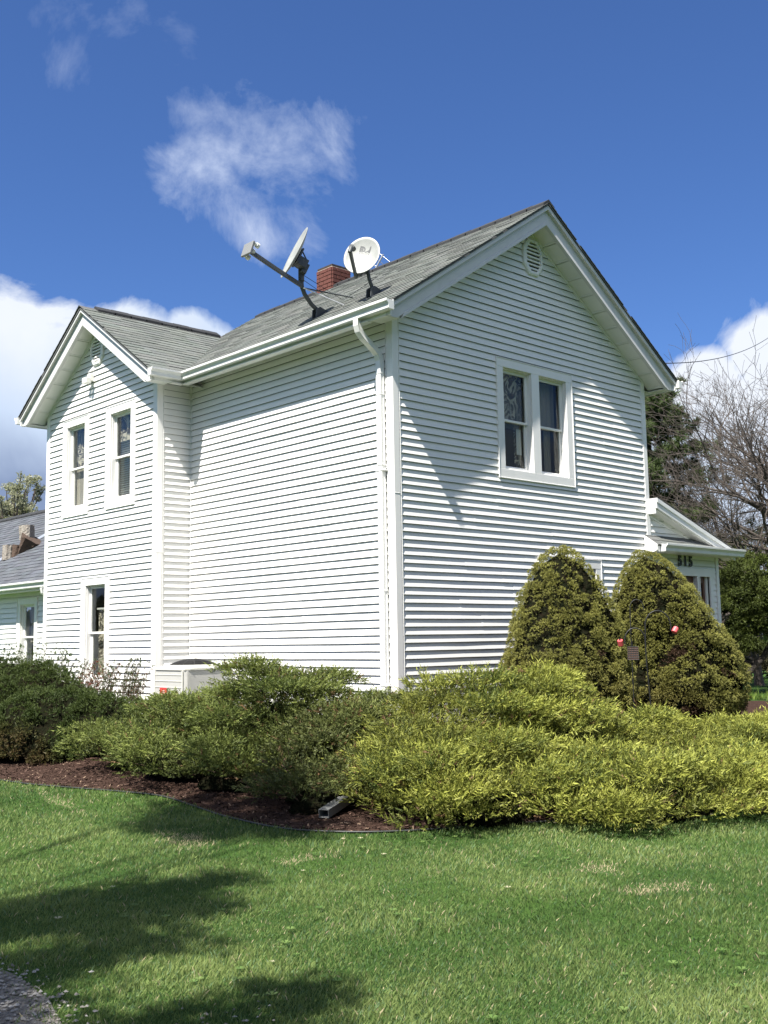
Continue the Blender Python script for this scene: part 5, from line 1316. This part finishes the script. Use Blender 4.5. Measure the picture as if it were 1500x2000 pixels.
def suet():
    c = HX - RT * 0.10 + Vector((0, 0.06, 1.36)); root = empty('suet_feeder', c, 'small brown wire suet feeder hanging beside the hook poles', 'bird feeder')
    mb = MB(); a = RT * .06; u = Vector((0, 0, .075)); n = Vector((0, 0, 1)).cross(RT) * .015
    mb.box((-1, -1, -1), (1, 1, 1), lambda x_, y_, z_: c + a * x_ + n * y_ + u * z_); mb.build('suet_cake', material('suet', (0.14, 0.07, 0.05), .9, noise=[(60, .8, (.05, .03, .025), ONE)]), root)
    mb = MB()
    for i in range(7):
        f = -1 + 2 * i / 6; mb.tube([c + a * -1.1 + u * f - n * 1.3, c + a * 1.1 + u * f - n * 1.3], .0025, 4); mb.tube([c + a * f + u * -1.05 - n * 1.3, c + a * f + u * 1.05 - n * 1.3], .0025, 4)
    mb.build('wire_cage', M['dish_metal'], root); mb = MB(); mb.tube([c + u * 1.0, c + u * 1.9], .003, 4); mb.build('chain', M['black'], root)
suet()

# ------------------------------------------------------------------ bed edging, drain pipe, litter
mb = MB(); pts = [(p[0], p[1], hz(*p) + 0.014) for p in EC[8:130]]
mb.sweep([(-.004, -.03), (.004, -.03), (.006, .022), (0, .034), (-.006, .022)], pts, (1, 0.3, 0)) if False else mb.tube(pts, 0.008, 6)
o = mb.build('bed_edging', M['edging'], recalc=False); props(o, 'thin black plastic edging between mulch bed and lawn', 'edging')
mb = MB(); p0, p1 = Vector((-3.25, -2.45, hz(-3.25, -2.45) + .07)), Vector((-2.3, -2.02, hz(-2.3, -2.0) + .14))
dv = (p1 - p0).normalized(); sd = dv.cross(Vector((0, 0, 1))).normalized(); uu = sd.cross(dv)
def ring(k, w): return [(-w, -.035 - 0), (w, -.035), (w, .035), (-w, .035)]
vs = []
for p in (p0, p1):
    for a, b in ((-.048, -.036), (.048, -.036), (.048, .036), (-.048, .036)): vs.append(p + sd * a + uu * b)
for p in (p0, p1):
    for a, b in ((-.044, -.032), (.044, -.032), (.044, .032), (-.044, .032)): vs.append(p + sd * a + uu * b)
fs = [(i, (i + 1) % 4, 4 + (i + 1) % 4, 4 + i) for i in range(4)] + [(8 + i, 8 + (i + 1) % 4, 12 + (i + 1) % 4, 12 + i) for i in range(4)] + [(i, (i + 1) % 4, 8 + (i + 1) % 4, 8 + i) for i in range(4)]
mb.add(vs, fs); o = mb.build('drain_pipe', M['lnb_grey']); props(o, 'rectangular metal downspout extension lying under the junipers', 'pipe')

def rand_in_bed(n, rng, box, cond):
    x = rng.uniform(box[0], box[1], n); y = rng.uniform(box[2], box[3], n); k = cond(x, y); return x[k], y[k]
def chips():
    rng = np.random.default_rng(61); x, y = rand_in_bed(42000, rng, (-4.3, -0.2, -4.2, 6.5), lambda a, b: in_poly(a, b, BED))
    n = len(x); c = np.stack([x, y, height(x, y) + 0.018 + rng.uniform(0, .014, n)], 1)
    a = unit(rng.normal(size=(n, 3)) * np.array([1, 1, .35])); b = unit(np.cross(a, rng.normal(size=(n, 3)) * np.array([.3, .3, 1])))
    L_, W_ = rng.uniform(.008, .026, n)[:, None], rng.uniform(.003, .008, n)[:, None]
    T3 = np.concatenate([np.stack([c - a * L_ - b * W_, c + a * L_ - b * W_ * .5, c + a * L_ * .8 + b * W_], 1), np.stack([c - a * L_ - b * W_, c + a * L_ * .8 + b * W_, c - a * L_ * .8 + b * W_], 1)], 0)
    t = mix((0.030, 0.018, 0.014), (0.120, 0.076, 0.060), rng.random(n) ** 1.8); pal = rng.random(n) < .06; t[pal] = (.24, .17, .12)
    tri_object('mulch_chips', T3, np.tile(t, (2, 1)), M['mulchc'], None, loc=(-3, 0, 0), kind='stuff', label='reddish brown bark mulch chips between lawn edging and shrubs', category='mulch') if False else props(tri_object('mulch_chips', T3, np.tile(t, (2, 1)), M['mulchc'], None, loc=(-3, 0, 0)), 'reddish brown bark mulch chips between lawn edging and shrubs', 'mulch', kind='stuff')
chips()
def stones():
    rng = np.random.default_rng(62); x, y = rand_in_bed(26000, rng, (-9.5, -6.3, -7.8, -3.2), lambda a, b: in_poly(a + rng.normal(size=a.shape) * .09, b, GRAVEL))
    ex = rng.normal(size=50) * .22 - 6.80; ey = rng.normal(size=50) * .08 - 5.98
    x = np.concatenate([x, ex]); y = np.concatenate([y, ey]); n = len(x)
    r = rng.uniform(.005, .014, n); c = np.stack([x, y, height(x, y) + .010 + r * .3], 1)
    ov = np.array([[1, 0, 0], [0, 1, 0], [-1, 0, 0], [0, -1, 0], [0, 0, .7], [0, 0, -.7]], float); th = rng.uniform(0, 6.28, n)
    Rm = np.stack([np.stack([np.cos(th), -np.sin(th), 0 * th], 1), np.stack([np.sin(th), np.cos(th), 0 * th], 1), np.stack([0 * th, 0 * th, 1 + 0 * th], 1)], 1)
    V = np.einsum('nij,kj->nki', Rm, ov) * (r[:, None, None] * rng.uniform(.6, 1.3, (n, 6, 1))) + c[:, None, :]
    F = [(0, 1, 4), (1, 2, 4), (2, 3, 4), (3, 0, 4)]
    T3 = np.concatenate([V[:, f] for f in F], 0); t = mix((0.16, .145, .125), (.42, .40, .37), rng.random(n) ** 1.5)
    props(tri_object('gravel_stones', T3, np.tile(t, (4, 1)), M['rock'], None, loc=(-7, -5, 0)), 'loose grey and tan gravel stones at the lower left corner', 'gravel', kind='stuff')
stones()
rl = random.Random(9)
for i, (x, y, lb) in enumerate([(-0.55, -5.12, 'pale dry leaf on the grass edge below the golden juniper'), (-0.42, -5.05, 'curled brown leaf beside the pale one under the golden juniper'), (-1.75, 1.95, 'white torn paper scrap caught low in the dark juniper')]):
    mb = MB(); z = hz(x, y) + .06; s_ = .05
    vs = [(x + s_ * math.cos(a) * (1 + .3 * math.sin(3 * a)), y + s_ * .6 * math.sin(a), z + .02 * math.sin(2 * a) + rl.uniform(-.008, .008)) for a in np.linspace(0, 6.28, 11)[:-1]]
    mb.add([(x, y, z - .008)] + vs, [(0, 1 + k, 1 + (k + 1) % 10) for k in range(10)]); mb.add([(a, b, c - .003) for a, b, c in [(x, y, z - .008)] + vs], [(0, 1 + (k + 1) % 10, 1 + k) for k in range(10)])
    if i == 2: continue
    o = mb.build('dry_leaf', M['dry']); props(o, lb, 'leaf')

# ------------------------------------------------------------------ grass
def brown_mask(x, y):
    m = np.zeros_like(x)
    for cx, cy, rx, ry, th in [(-3.22, -5.30, .085, .07, .5), (-3.45, -5.93, .12, .08, -.5), (-4.55, -2.3, .20, .09, 1.2), (-4.35, -3.55, .10, .06, 0), (-5.9, -1.2, .15, .08, 0.4), (-4.3, 0.4, .35, .05, 1.4)]:
        dx, dy = x - cx, y - cy; a = dx * math.cos(th) + dy * math.sin(th); b = -dx * math.sin(th) + dy * math.cos(th)
        m = np.maximum(m, np.exp(-((a / rx / 1.5) ** 2 + (b / ry / 1.5) ** 2) * (1 + .5 * vnoise(np.stack([x, y, 0 * x], 1), 9., 7))))
    return m
def grass():
    rng = np.random.default_rng(71)
    def field(n, r0, r1, a0, a1, hgt, wid, name, label):
        t = rng.random(n); r = (r0 ** .5 + (r1 ** .5 - r0 ** .5) * t) ** 2 if r1 / r0 < 1.1 else np.exp(np.log(r0) + (np.log(r1) - np.log(r0)) * t)
        a = R(a0) + (R(a1) - R(a0)) * rng.random(n); x = CAM[0] + r * np.cos(a); y = CAM[1] + r * np.sin(a)
        jit = rng.normal(size=(2, n)) * .055
        ok = ~in_poly(x + jit[0], y + jit[1], BED) & ~in_poly(x + jit[0] * 1.6, y + jit[1] * 1.6, GRAVEL)
        ok &= ~((x > -.3) & (y > -.3)); ok &= ~in_poly(x, y, [(9.3, 2.6), (9.8, 1.2), (14, 0.2), (22, -1.2), (22, 0.0), (14, 1.6), (11, 2.4)])
        bm_ = brown_mask(x, y); thin = (np.exp(-((x + 6.80) / .35) ** 2 - ((y + 5.98) / .16) ** 2)); ok &= rng.random(n) > np.maximum(0 * bm_, .6 * thin)
        x, y, r, bm_ = x[ok], y[ok], r[ok], bm_[ok]; n = len(x)
        p2 = np.stack([x, y, 0 * x], 1)
        v1 = vnoise(p2, 0.9, 1); v2 = vnoise(p2, 3.1, 2); v3 = vnoise(p2, 9.0, 3)
        h = hgt * (1 + .25 * v2 + .18 * v3) * rng.uniform(.55, 1.25, n) * (1 - .55 * bm_) * (1 + 0.15 * (r / 6 - 1).clip(0, 2))
        w = wid * rng.uniform(.6, 1.3, n) * np.maximum(1, r / 6.5)
        th = rng.uniform(0, 2 * math.pi, n); ln = rng.uniform(.15, .85, n) ** 1.2
        d1 = np.stack([np.cos(th) * ln, np.sin(th) * ln, np.ones(n)], 1) + np.stack([.18 * v1, .18 * v2, 0 * v1], 1); d1 = unit(d1)
        tw = th + rng.normal(size=n) * .9 + math.pi / 2; wv = np.stack([np.cos(tw), np.sin(tw), 0 * tw], 1) * (w / 2)[:, None]
        b = np.stack([x, y, height(x, y) - .004], 1); m_ = b + d1 * (h * .55)[:, None]
        d2_ = unit(d1 + np.stack([np.cos(th), np.sin(th), -.5 + 0 * th], 1) * (.55 * rng.random(n))[:, None]); tip = m_ + d2_ * (h * .5)[:, None]
        T3 = np.concatenate([np.stack([b - wv, b + wv, m_ + wv * .9], 1), np.stack([b - wv, m_ + wv * .9, tip], 1)], 0)
        g = np.clip(.42 + .46 * v1 + .34 * v2 + .22 * v3 + .22 * rng.normal(size=n), 0, 1)
        c = mix((0.070, 0.130, 0.036), (0.215, 0.272, 0.092), g); blu = rng.random(n) < .12; c[blu] = c[blu] * np.array([.85, .98, 1.5])
        c = c * rng.uniform(.8, 1.2, (n, 1)); dead = rng.random(n) < (.025 + 1.25 * bm_); c[dead] = np.array([.52, .44, .28]) * rng.uniform(.6, 1.15, (dead.sum(), 1))
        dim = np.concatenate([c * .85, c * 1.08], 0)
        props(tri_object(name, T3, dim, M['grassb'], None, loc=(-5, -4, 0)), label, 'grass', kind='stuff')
    field(430000, 3.6, 13.5, 17, 84, .036, .0040, 'grass', 'mown green lawn grass in the foreground')
    field(26000, 16, 60, 15, 40, .10, .03, 'grass', 'sunlit lawn grass beyond the house on the right')
grass()
def lawn_weeds():
    rng = np.random.default_rng(72); n = 420
    a = R(22) + R(58) * rng.random(n); r = 3.9 + 7 * rng.random(n) ** 1.3; x = CAM[0] + r * np.cos(a) + .1 * rng.normal(size=n); y = CAM[1] + r * np.sin(a)
    cl = vnoise(np.stack([x, y, 0 * x], 1), 1.7, 9) > .1; k = ~in_poly(x, y, BED) & ~in_poly(x, y, GRAVEL) & cl; x, y = x[k], y[k]; n = len(x)
    P = np.stack([x, y, height(x, y) + .022], 1); m = 5; T = []; C = []
    th0 = rng.uniform(0, 6.28, n); s_ = rng.uniform(.007, .016, n)
    for j in range(m):
        th = th0 + j * 2 * math.pi / m; d = np.stack([np.cos(th), np.sin(th), .35 + 0 * th], 1); w = np.stack([-np.sin(th), np.cos(th), 0 * th], 1)
        T.append(np.stack([P, P + d * s_[:, None] * 1.6 + w * s_[:, None] * .7, P + d * s_[:, None] * 1.6 - w * s_[:, None] * .7], 1))
    c = mix((0.08, 0.16, 0.035), (0.17, 0.25, 0.07), rng.random(n)); pale = rng.random(n) < .10; c[pale] = (.48, .45, .30)
    props(tri_object('lawn_weeds', np.concatenate(T), np.tile(c, (m, 1)), M['leaf'], None, loc=(-5, -4, 0)), 'small clover leaves scattered through the lawn', 'weeds', kind='stuff')
lawn_weeds()
# ------------------------------------------------------------------ trees
def bare_tree(label, x, y, trunk_h, limbs, seed, rad=0.16, mat='bark', group=None, name='bare_tree', lv=4, twig_len=1.0, kids=(6, 6, 5), droop=0.0, cat='tree', thin=1.0, sway=None):
    rr = random.Random(seed); z0 = hz(x, y); root = empty(name, (x, y, z0), label, cat, group)
    tr = MB(); p = Vector((x, y, z0 - .1)); top = Vector((x + rr.uniform(-.2, .2), y + rr.uniform(-.2, .2), z0 + trunk_h))
    tr.tube([p, p.lerp(top, .15), p.lerp(top, .55) + Vector((rr.uniform(-.1, .1), rr.uniform(-.1, .1), 0)), top], [rad * 1.4, rad * 1.05, rad * .9, rad * .8], 10)
    tr.build('trunk', M[mat], root)
    cr = MB()
    def br(p, d, L_, r, level):
        n = 5 if level < 2 else 4 if level < 3 else 3; pts = [p]; q = p.copy(); dd = d.copy()
        for i in range(n):
            dd = (dd + Vector((rr.gauss(0, .16), rr.gauss(0, .16), rr.gauss(0, .12) + (.05 if droop == 0 else -droop * (i / n))))).normalized(); q = q + dd * (L_ / n); pts.append(q.copy())
        rs = [max(r * (1 - .75 * i / n), .0035 * thin) for i in range(n + 1)]
        cr.tube(pts, rs, 6 if level == 0 else 4 if level < 3 else 3, cap=False, smooth=True)
        if level >= lv: return
        k = kids[min(level, len(kids) - 1)]
        for j in range(k):
            f = rr.uniform(.22, 1.0); i = min(int(f * n), n - 1); b = pts[i].lerp(pts[i + 1], f * n - i)
            t = (pts[i + 1] - pts[i]).normalized(); s_ = t.cross(Vector((rr.gauss(0, 1), rr.gauss(0, 1), rr.gauss(0, 1)))).normalized()
            ang = rr.uniform(.45, .95); nd2 = (t * math.cos(ang) + s_ * math.sin(ang) + Vector((0, 0, .12))).normalized()
            br(b, nd2, L_ * rr.uniform(.45, .68) * twig_len, rs[i] * .62, level + 1)
    for (dx, dy, dz, L_, f) in limbs: br(p.lerp(top, f), Vector((dx, dy, dz)).normalized(), L_, rad * .62, 0)
    cr.build('crown', M[mat], root, recalc=False)
    return root
RTx, RTy = 0.716, -0.698          # towards the right of the view, on the ground
lim = []
rb_ = random.Random(77)
bare_tree('large leafless tree at the right edge, its branches reaching towards the house', 17.96, 2.4, 3.0,
          [(-.72, .70, .55, 4.0, .75), (-.6, .65, 1.1, 4.3, .9), (-.5, .5, 1.7, 4.5, 1.0), (.3, -.3, 1.6, 5.0, 1.0), (.5, .4, 1.0, 4.5, .95), (-.9, .1, .8, 3.9, .85), (.1, .9, .8, 4.5, .85), (-.75,.75,.45,2.9,.95), (.6, -.7, .6, 4.5, .8), (-.2, -.6, 1.2, 4, .9)],
          81, rad=.22, lv=4, kids=(8, 6, 4, 3), droop=.03, thin=1.2)
bare_tree('grey leafless tree behind the porch roof, nearer the house', 19.2, 7.4, 1.6,
          [(math.cos(a), math.sin(a), e, L_, f) for a, e, L_, f in [(0.3, .9, 2.9, .7), (1.4, 1.0, 2.9, .8), (2.5, .8, 2.8, .7), (3.6, .9, 2.9, .75), (4.7, .9, 2.8, .8), (5.6, .8, 2.9, .75), (1.0, 2.0, 2.6, 1), (4.0, 2.0, 2.6, 1), (2.5, .3, 3.2, .5), (5.5, .3, 3.2, .5)]], 82, rad=.13, lv=4, kids=(6, 5, 4, 3), thin=1.4)
bare_tree('grey leafless tree beyond the big right hand tree', 21.5, 6.6, 2.0,
          [(math.cos(a), math.sin(a), e, L_, f) for a, e, L_, f in [(0.0, .9, 3.4, .7), (1.1, .8, 3.6, .8), (2.2, .9, 3.4, .7), (3.3, .8, 3.8, .75), (4.4, .9, 3.4, .8), (5.3, .8, 3.6, .75), (1.8, 2.0, 3.4, 1), (3, .3, 3.2, .4)]], 83, rad=.13, lv=4, kids=(6, 5, 4, 3), thin=1.5)
bare_tree('low leafless bush with pinkish grey twigs beside the dark evergreen', 12.6, -0.3, 0.15,
          [(math.cos(a), math.sin(a), 1.3, 1.25, 1) for a in np.linspace(0, 6, 12)], 84, rad=.035, lv=3, kids=(6, 5, 3), mat='bark_red', name='bare_bush', cat='bush', thin=1.1)

def leafy(label, name, x, y, blobs, n, size, cols, seed, trunk=None, mat='leaf', cat='tree', nl=3, clump=.30, wid=.30, group=None, branches=0, ncl=140, barkm='bark', tight=False):
    """crown of leaf clumps through ellipsoid blobs (cx,cy,cz,rx,ry,rz)"""
    rng = np.random.default_rng(seed); z0 = hz(x, y); root = empty(name, (x, y, z0), label, cat, group)
    B = np.array(blobs); vol = B[:, 3] * B[:, 4] * B[:, 5]; vol = vol ** .6; idx = rng.choice(len(B), ncl, p=vol / vol.sum()); b = B[idx]
    d = unit(rng.normal(size=(ncl, 3))) * (rng.uniform(.35, 1, ncl) ** .6)[:, None]; C_ = b[:, :3] + d * b[:, 3:6]
    pid = rng.integers(0, ncl, n); q = unit(rng.normal(size=(n, 3))); cs = rng.uniform(.6, 1.2, ncl)[pid] * clump
    P = C_[pid] + q * (cs * rng.random(n) ** .5)[:, None] * np.array([1, 1, .7])
    T3 = stars(P, unit(q + np.array([0, 0, .3])), np.full(n, size), nl, size * wid, rng, .9)
    t = np.clip(.5 * rng.random(ncl)[pid] + .5 * rng.random(n), 0, 1); c = mix(cols[0], cols[1], t)
    if len(cols) > 2: m_ = rng.random(n) < cols[3]; c[m_] = np.array(cols[2]) * rng.uniform(.8, 1.1, (m_.sum(), 1))
    tri_object('crown', T3, np.tile(c, (nl, 1)), M[mat], root, kind='stuff')
    mb = MB()
    for pts, r0, r1 in (trunk or []): mb.tube(pts, [r0 + (r1 - r0) * i / (len(pts) - 1) for i in range(len(pts))], 8)
    if mb.v: mb.build('trunk', M[barkm], root)
    if branches:
        mb = MB(); base = Vector(trunk[0][0][-1])
        for k in rng.choice(ncl, min(branches, ncl), replace=False):
            e = Vector(C_[k]); s_ = Vector(trunk[0][0][0]).lerp(base, float(rng.uniform(.4, 1))); s_.z = min(s_.z, e.z - .1) if e.z > s_.z else s_.z
            mb.tube([s_, s_.lerp(e, .5) + Vector((0, 0, .12)), e], [.05, .03, .012], 5, cap=False)
        mb.build('limbs', M[barkm], root, recalc=False)
    return root
# pine behind the house: irregular layered boughs
def pine():
    x, y = 18.1, 7.9; rng = np.random.default_rng(90); z0 = hz(x, y); root = empty('pine_tree', (x, y, z0), 'dark green pine with open boughs rising behind the right eave', 'tree')
    mb = MB(); mb.tube([(x, y, z0 - .1), (x, y, 4), (x, y, 8.3)], [.22, .15, .04], 8); mb.build('trunk', M['bark_dark'], root)
    mb = MB(); Cs = []
    for k in range(46):
        z = 2.8 + 6.1 * (k / 45); L_ = (2.9 - 1.9 * max(0, (z - 4.5) / 4.2)) * rng.uniform(.6, 1.1); a = k * 2.399 + rng.uniform(-.3, .3)
        d = Vector((math.cos(a), math.sin(a), rng.uniform(.05, .35))); p = Vector((x, y, z)); e = p + d * L_
        mb.tube([p, p.lerp(e, .5) - Vector((0, 0, .08)), e], [.05, .03, .012], 5, cap=False)
        for f in (.25, .38, .5, .6, .7, .8, .9, 1.0):
            for s_ in range(3 if f < .9 else 2):
                o_ = rng.normal(size=3) * np.array([.22, .22, .10]) * (.6 + f * .7); Cs.append(np.array(p.lerp(e, f)) + o_)
    mb.build('boughs', M['bark_dark'], root, recalc=False)
    Cs = np.array(Cs); per = 30; pid = np.repeat(np.arange(len(Cs)), per); n = len(pid); q = unit(rng.normal(size=(n, 3)) + np.array([0, 0, .45])); P = Cs[pid] + q * .10 * rng.random((n, 1))
    T3 = stars(P, q, np.full(n, .19), 4, .013, rng, .5); c = mix((0.036, 0.060, 0.018), (0.100, 0.140, 0.042), np.clip(.6 * rng.random(len(Cs))[pid] + .4 * rng.random(n), 0, 1))
    tri_object('needles', T3, np.tile(c, (4, 1)), M['needle'], root, kind='stuff')
pine()
leafy('dense dark evergreen tree with low leaning trunks at the right edge', 'evergreen_tree', 11.3, 1.6,
      [(11.75, 1.55, 2.45, .8, .8, .8), (12.4, .9, 2.2, 1.1, 1.0, .95), (11.35, 2.05, 2.0, .65, .65, .8), (11.6, 1.8, 1.45, .55, .6, .42), (12.9, .2, 2.0, 1.1, 1.1, 1.0), (11.6, 2.6, 2.5, .5, .5, .6)], 52000, .060,
      ((0.022, 0.034, 0.008), (0.110, 0.140, 0.026)), 91, mat='needle', clump=.17, ncl=560, wid=.17, cat='tree', barkm='bark_dark',
      trunk=[([(10.85, 1.75, .2), (11.3, 1.55, .65), (11.8, 1.3, 1.1), (12.2, 1.1, 1.8)], .085, .06), ([(11.3, 1.55, .6), (11.4, 2.0, .9), (11.5, 2.3, 1.6)], .06, .03), ([(11.7, 1.35, .95), (11.2, 1.9, 1.05), (10.8, 2.2, 1.15)], .05, .03)])
leafy('olive green budding shrub tree low behind the porch roof', 'budding_tree', 15.5, 5.9,
      [(16.0, 5.4, 3.4, 1.3, 1.3, .9), (16.9, 4.4, 3.2, 1.2, 1.2, 1.0), (17.5, 3.4, 2.6, 1.3, 1.3, 1.2)], 9000, .055, ((0.07, 0.085, 0.025), (0.14, 0.16, 0.05)), 92, clump=.30, ncl=260, wid=.2,
      trunk=[([(16.3, 5.0, 0), (16.4, 4.9, 1.6), (16.5, 4.9, 3.2)], .09, .04)], branches=60)
leafy('pale blossoming tree peeking over the low addition roof', 'blossom_tree', 4.4, 21.4,
      [(4.1, 21.35, 5.9, .8, .8, .7), (4.3, 21.2, 5.2, 1.0, 1.0, .8), (4.9, 21.6, 6.4, .5, .5, .6), (3.2, 21.8, 5.2, .5, .5, .4)], 6500, .055, ((0.20, 0.22, 0.09), (0.50, 0.50, 0.38)), 93, clump=.16, ncl=150, wid=.35,
      trunk=[([(4.4, 21.4, 0), (4.4, 21.4, 2.5), (4.3, 21.3, 5.6)], .13, .05)], branches=90)
# tree beside the drive: its crown stands out of the frame and throws the shade on the lawn
leafy('leafy tree beside the gravel drive shading the lawn corner', 'shade_tree', -14.0, -5.6,
      [(-12.5, -5.10, 7.3, 2.15, .95, .8), (-10.5, -5.15, 7.2, .95, .50, .4), (-10.45, -5.85, 6.2, .85, .24, .25), (-10.7, -7.0, 6.2, .85, .28, .25), (-14.5, -6.0, 7.8, 2.6, 2.6, 1.6), (-10.4, -5.1, 6.6, .5, .30, .25), (-9.75, -3.45, 9.0, .50, 1.15, .3), (-9.35, -3.1, 9.0, .70, 1.35, .3)], 42000, .075,
      ((0.04, 0.07, 0.015), (0.09, 0.13, 0.03)), 94, clump=.30, ncl=900, wid=.36, trunk=[([(-14.0, -5.6, -.1), (-14.0, -5.6, 3), (-14.1, -5.7, 7)], .22, .10)], branches=90)
# far hedges and woods on the horizon
def far_woods():
    rng = np.random.default_rng(95); Ps = []; cs = []
    for a in np.arange(0, 360, 1.6):
        for _ in range(2):
            d = rng.uniform(85, 150); aa = R(a + rng.uniform(-1, 1)); hgt = rng.uniform(3.5, 8.5); n = 60
            q = unit(rng.normal(size=(n, 3))); q[:, 2] = np.abs(q[:, 2]); r = hgt * .55
            Ps.append(np.array([CAM[0] + d * math.cos(aa), CAM[1] + d * math.sin(aa), 0]) + q * np.array([r, r, hgt]) * rng.uniform(.3, 1, (n, 1)))
            t = rng.random(); base = np.array((0.085, 0.075, 0.055)) * (1 - t) + np.array((0.075, 0.10, 0.03)) * t; cs.append(base * rng.uniform(.7, 1.3, (n, 1)))
    P = np.concatenate(Ps); c = np.concatenate(cs); T3 = stars(P, unit(rng.normal(size=P.shape)), np.full(len(P), 1.5), 2, .45, rng, 1.0)
    props(tri_object('distant_woods', T3, np.tile(c, (2, 1)), M['leaf'], None, loc=(0, 0, 0)), 'distant spring woods along the horizon', 'woods', kind='stuff')
far_woods()
leafy('low brown and green hedge row far behind the lawn', 'hedge_bush', 26, 10, [(26, 10, .5, 2.2, 2.2, .55), (29, 7.5, .6, 2.5, 2.0, .65), (32, 5, .5, 2.5, 2.5, .6), (24.5, 13, .7, 2, 2, .8)], 14000, .12, ((0.07, .065, .035), (.13, .12, .05)), 96, clump=.4, ncl=260, cat='bush', trunk=None)
# daffodil leaves and blue flowers on the right lawn
def patch(name, label, cat, cx, cy, rx, ry, n, hgt, cols, seed, wid=.010):
    rng = np.random.default_rng(seed); x = cx + rng.normal(size=n) * rx; y = cy + rng.normal(size=n) * ry; P = np.stack([x, y, height(x, y)], 1)
    T3 = stars(P, unit(np.tile([0, 0, 1.0], (n, 1)) + .25 * rng.normal(size=(n, 3))), np.full(n, hgt), 3, wid, rng, .25); c = mix(cols[0], cols[1], rng.random(n))
    props(tri_object(name, T3, np.tile(c, (3, 1)), M['leaf'], None, loc=(cx, cy, 0)), label, cat, kind='stuff')
patch('daffodil_leaves', 'yellow green daffodil leaves in a strip on the right lawn', 'plants', 17.5, 2.6, 2.6, .45, 900, .22, ((0.10, .18, .03), (.22, .28, .05)), 97)
patch('ground_flowers', 'bluish flowers beside the pale path on the right', 'flowers', 13.6, 1.95, 1.4, .22, 700, .10, ((0.10, .13, .12), (.20, .24, .30)), 98)

for i, (x, y, h, r, lb) in enumerate([(-20, -27, 12, 4.0, 'added leafy tree cutting sky light behind the viewpoint, on the far left of its row'), (-11, -29, 13, 4.4, 'added leafy tree cutting sky light behind the viewpoint, second in its row'), (-2, -27, 12, 4.2, 'added leafy tree cutting sky light behind the viewpoint, in the middle of its row'),
        (7, -25, 11, 4.2, 'added leafy tree cutting sky light behind the viewpoint, fourth in its row'), (16, -22, 11, 4.2, 'added leafy tree cutting sky light beyond the lawn, on the far right of its row'), (-33, -12, 12, 4.5, 'added broad leafy tree cutting sky light left of the drive, nearest the road'), (-34, 1, 11, 4.5, 'added broad leafy tree cutting sky light left of the house side lawn'), (-32, 14, 12, 4.5, 'added broad leafy tree cutting sky light left of the rear addition')]):
    leafy(lb, 'sky_block_tree', x, y, [(x, y, h * .60, r, r, h * .36), (x + 1.2, y - .8, h * .42, r * .9, r * .9, h * .25)], 4200, .60, ((0.045, 0.065, 0.02), (0.085, 0.11, 0.035)), 200 + i, clump=.9, ncl=200, wid=.4,
          trunk=[([(x, y, 0), (x, y, h * .3), (x + .2, y, h * .7)], .28, .10)], branches=12, group='unseen trees added around the lawn to cut sky light')  # added out of view to dim sky light on the gable and in the glass
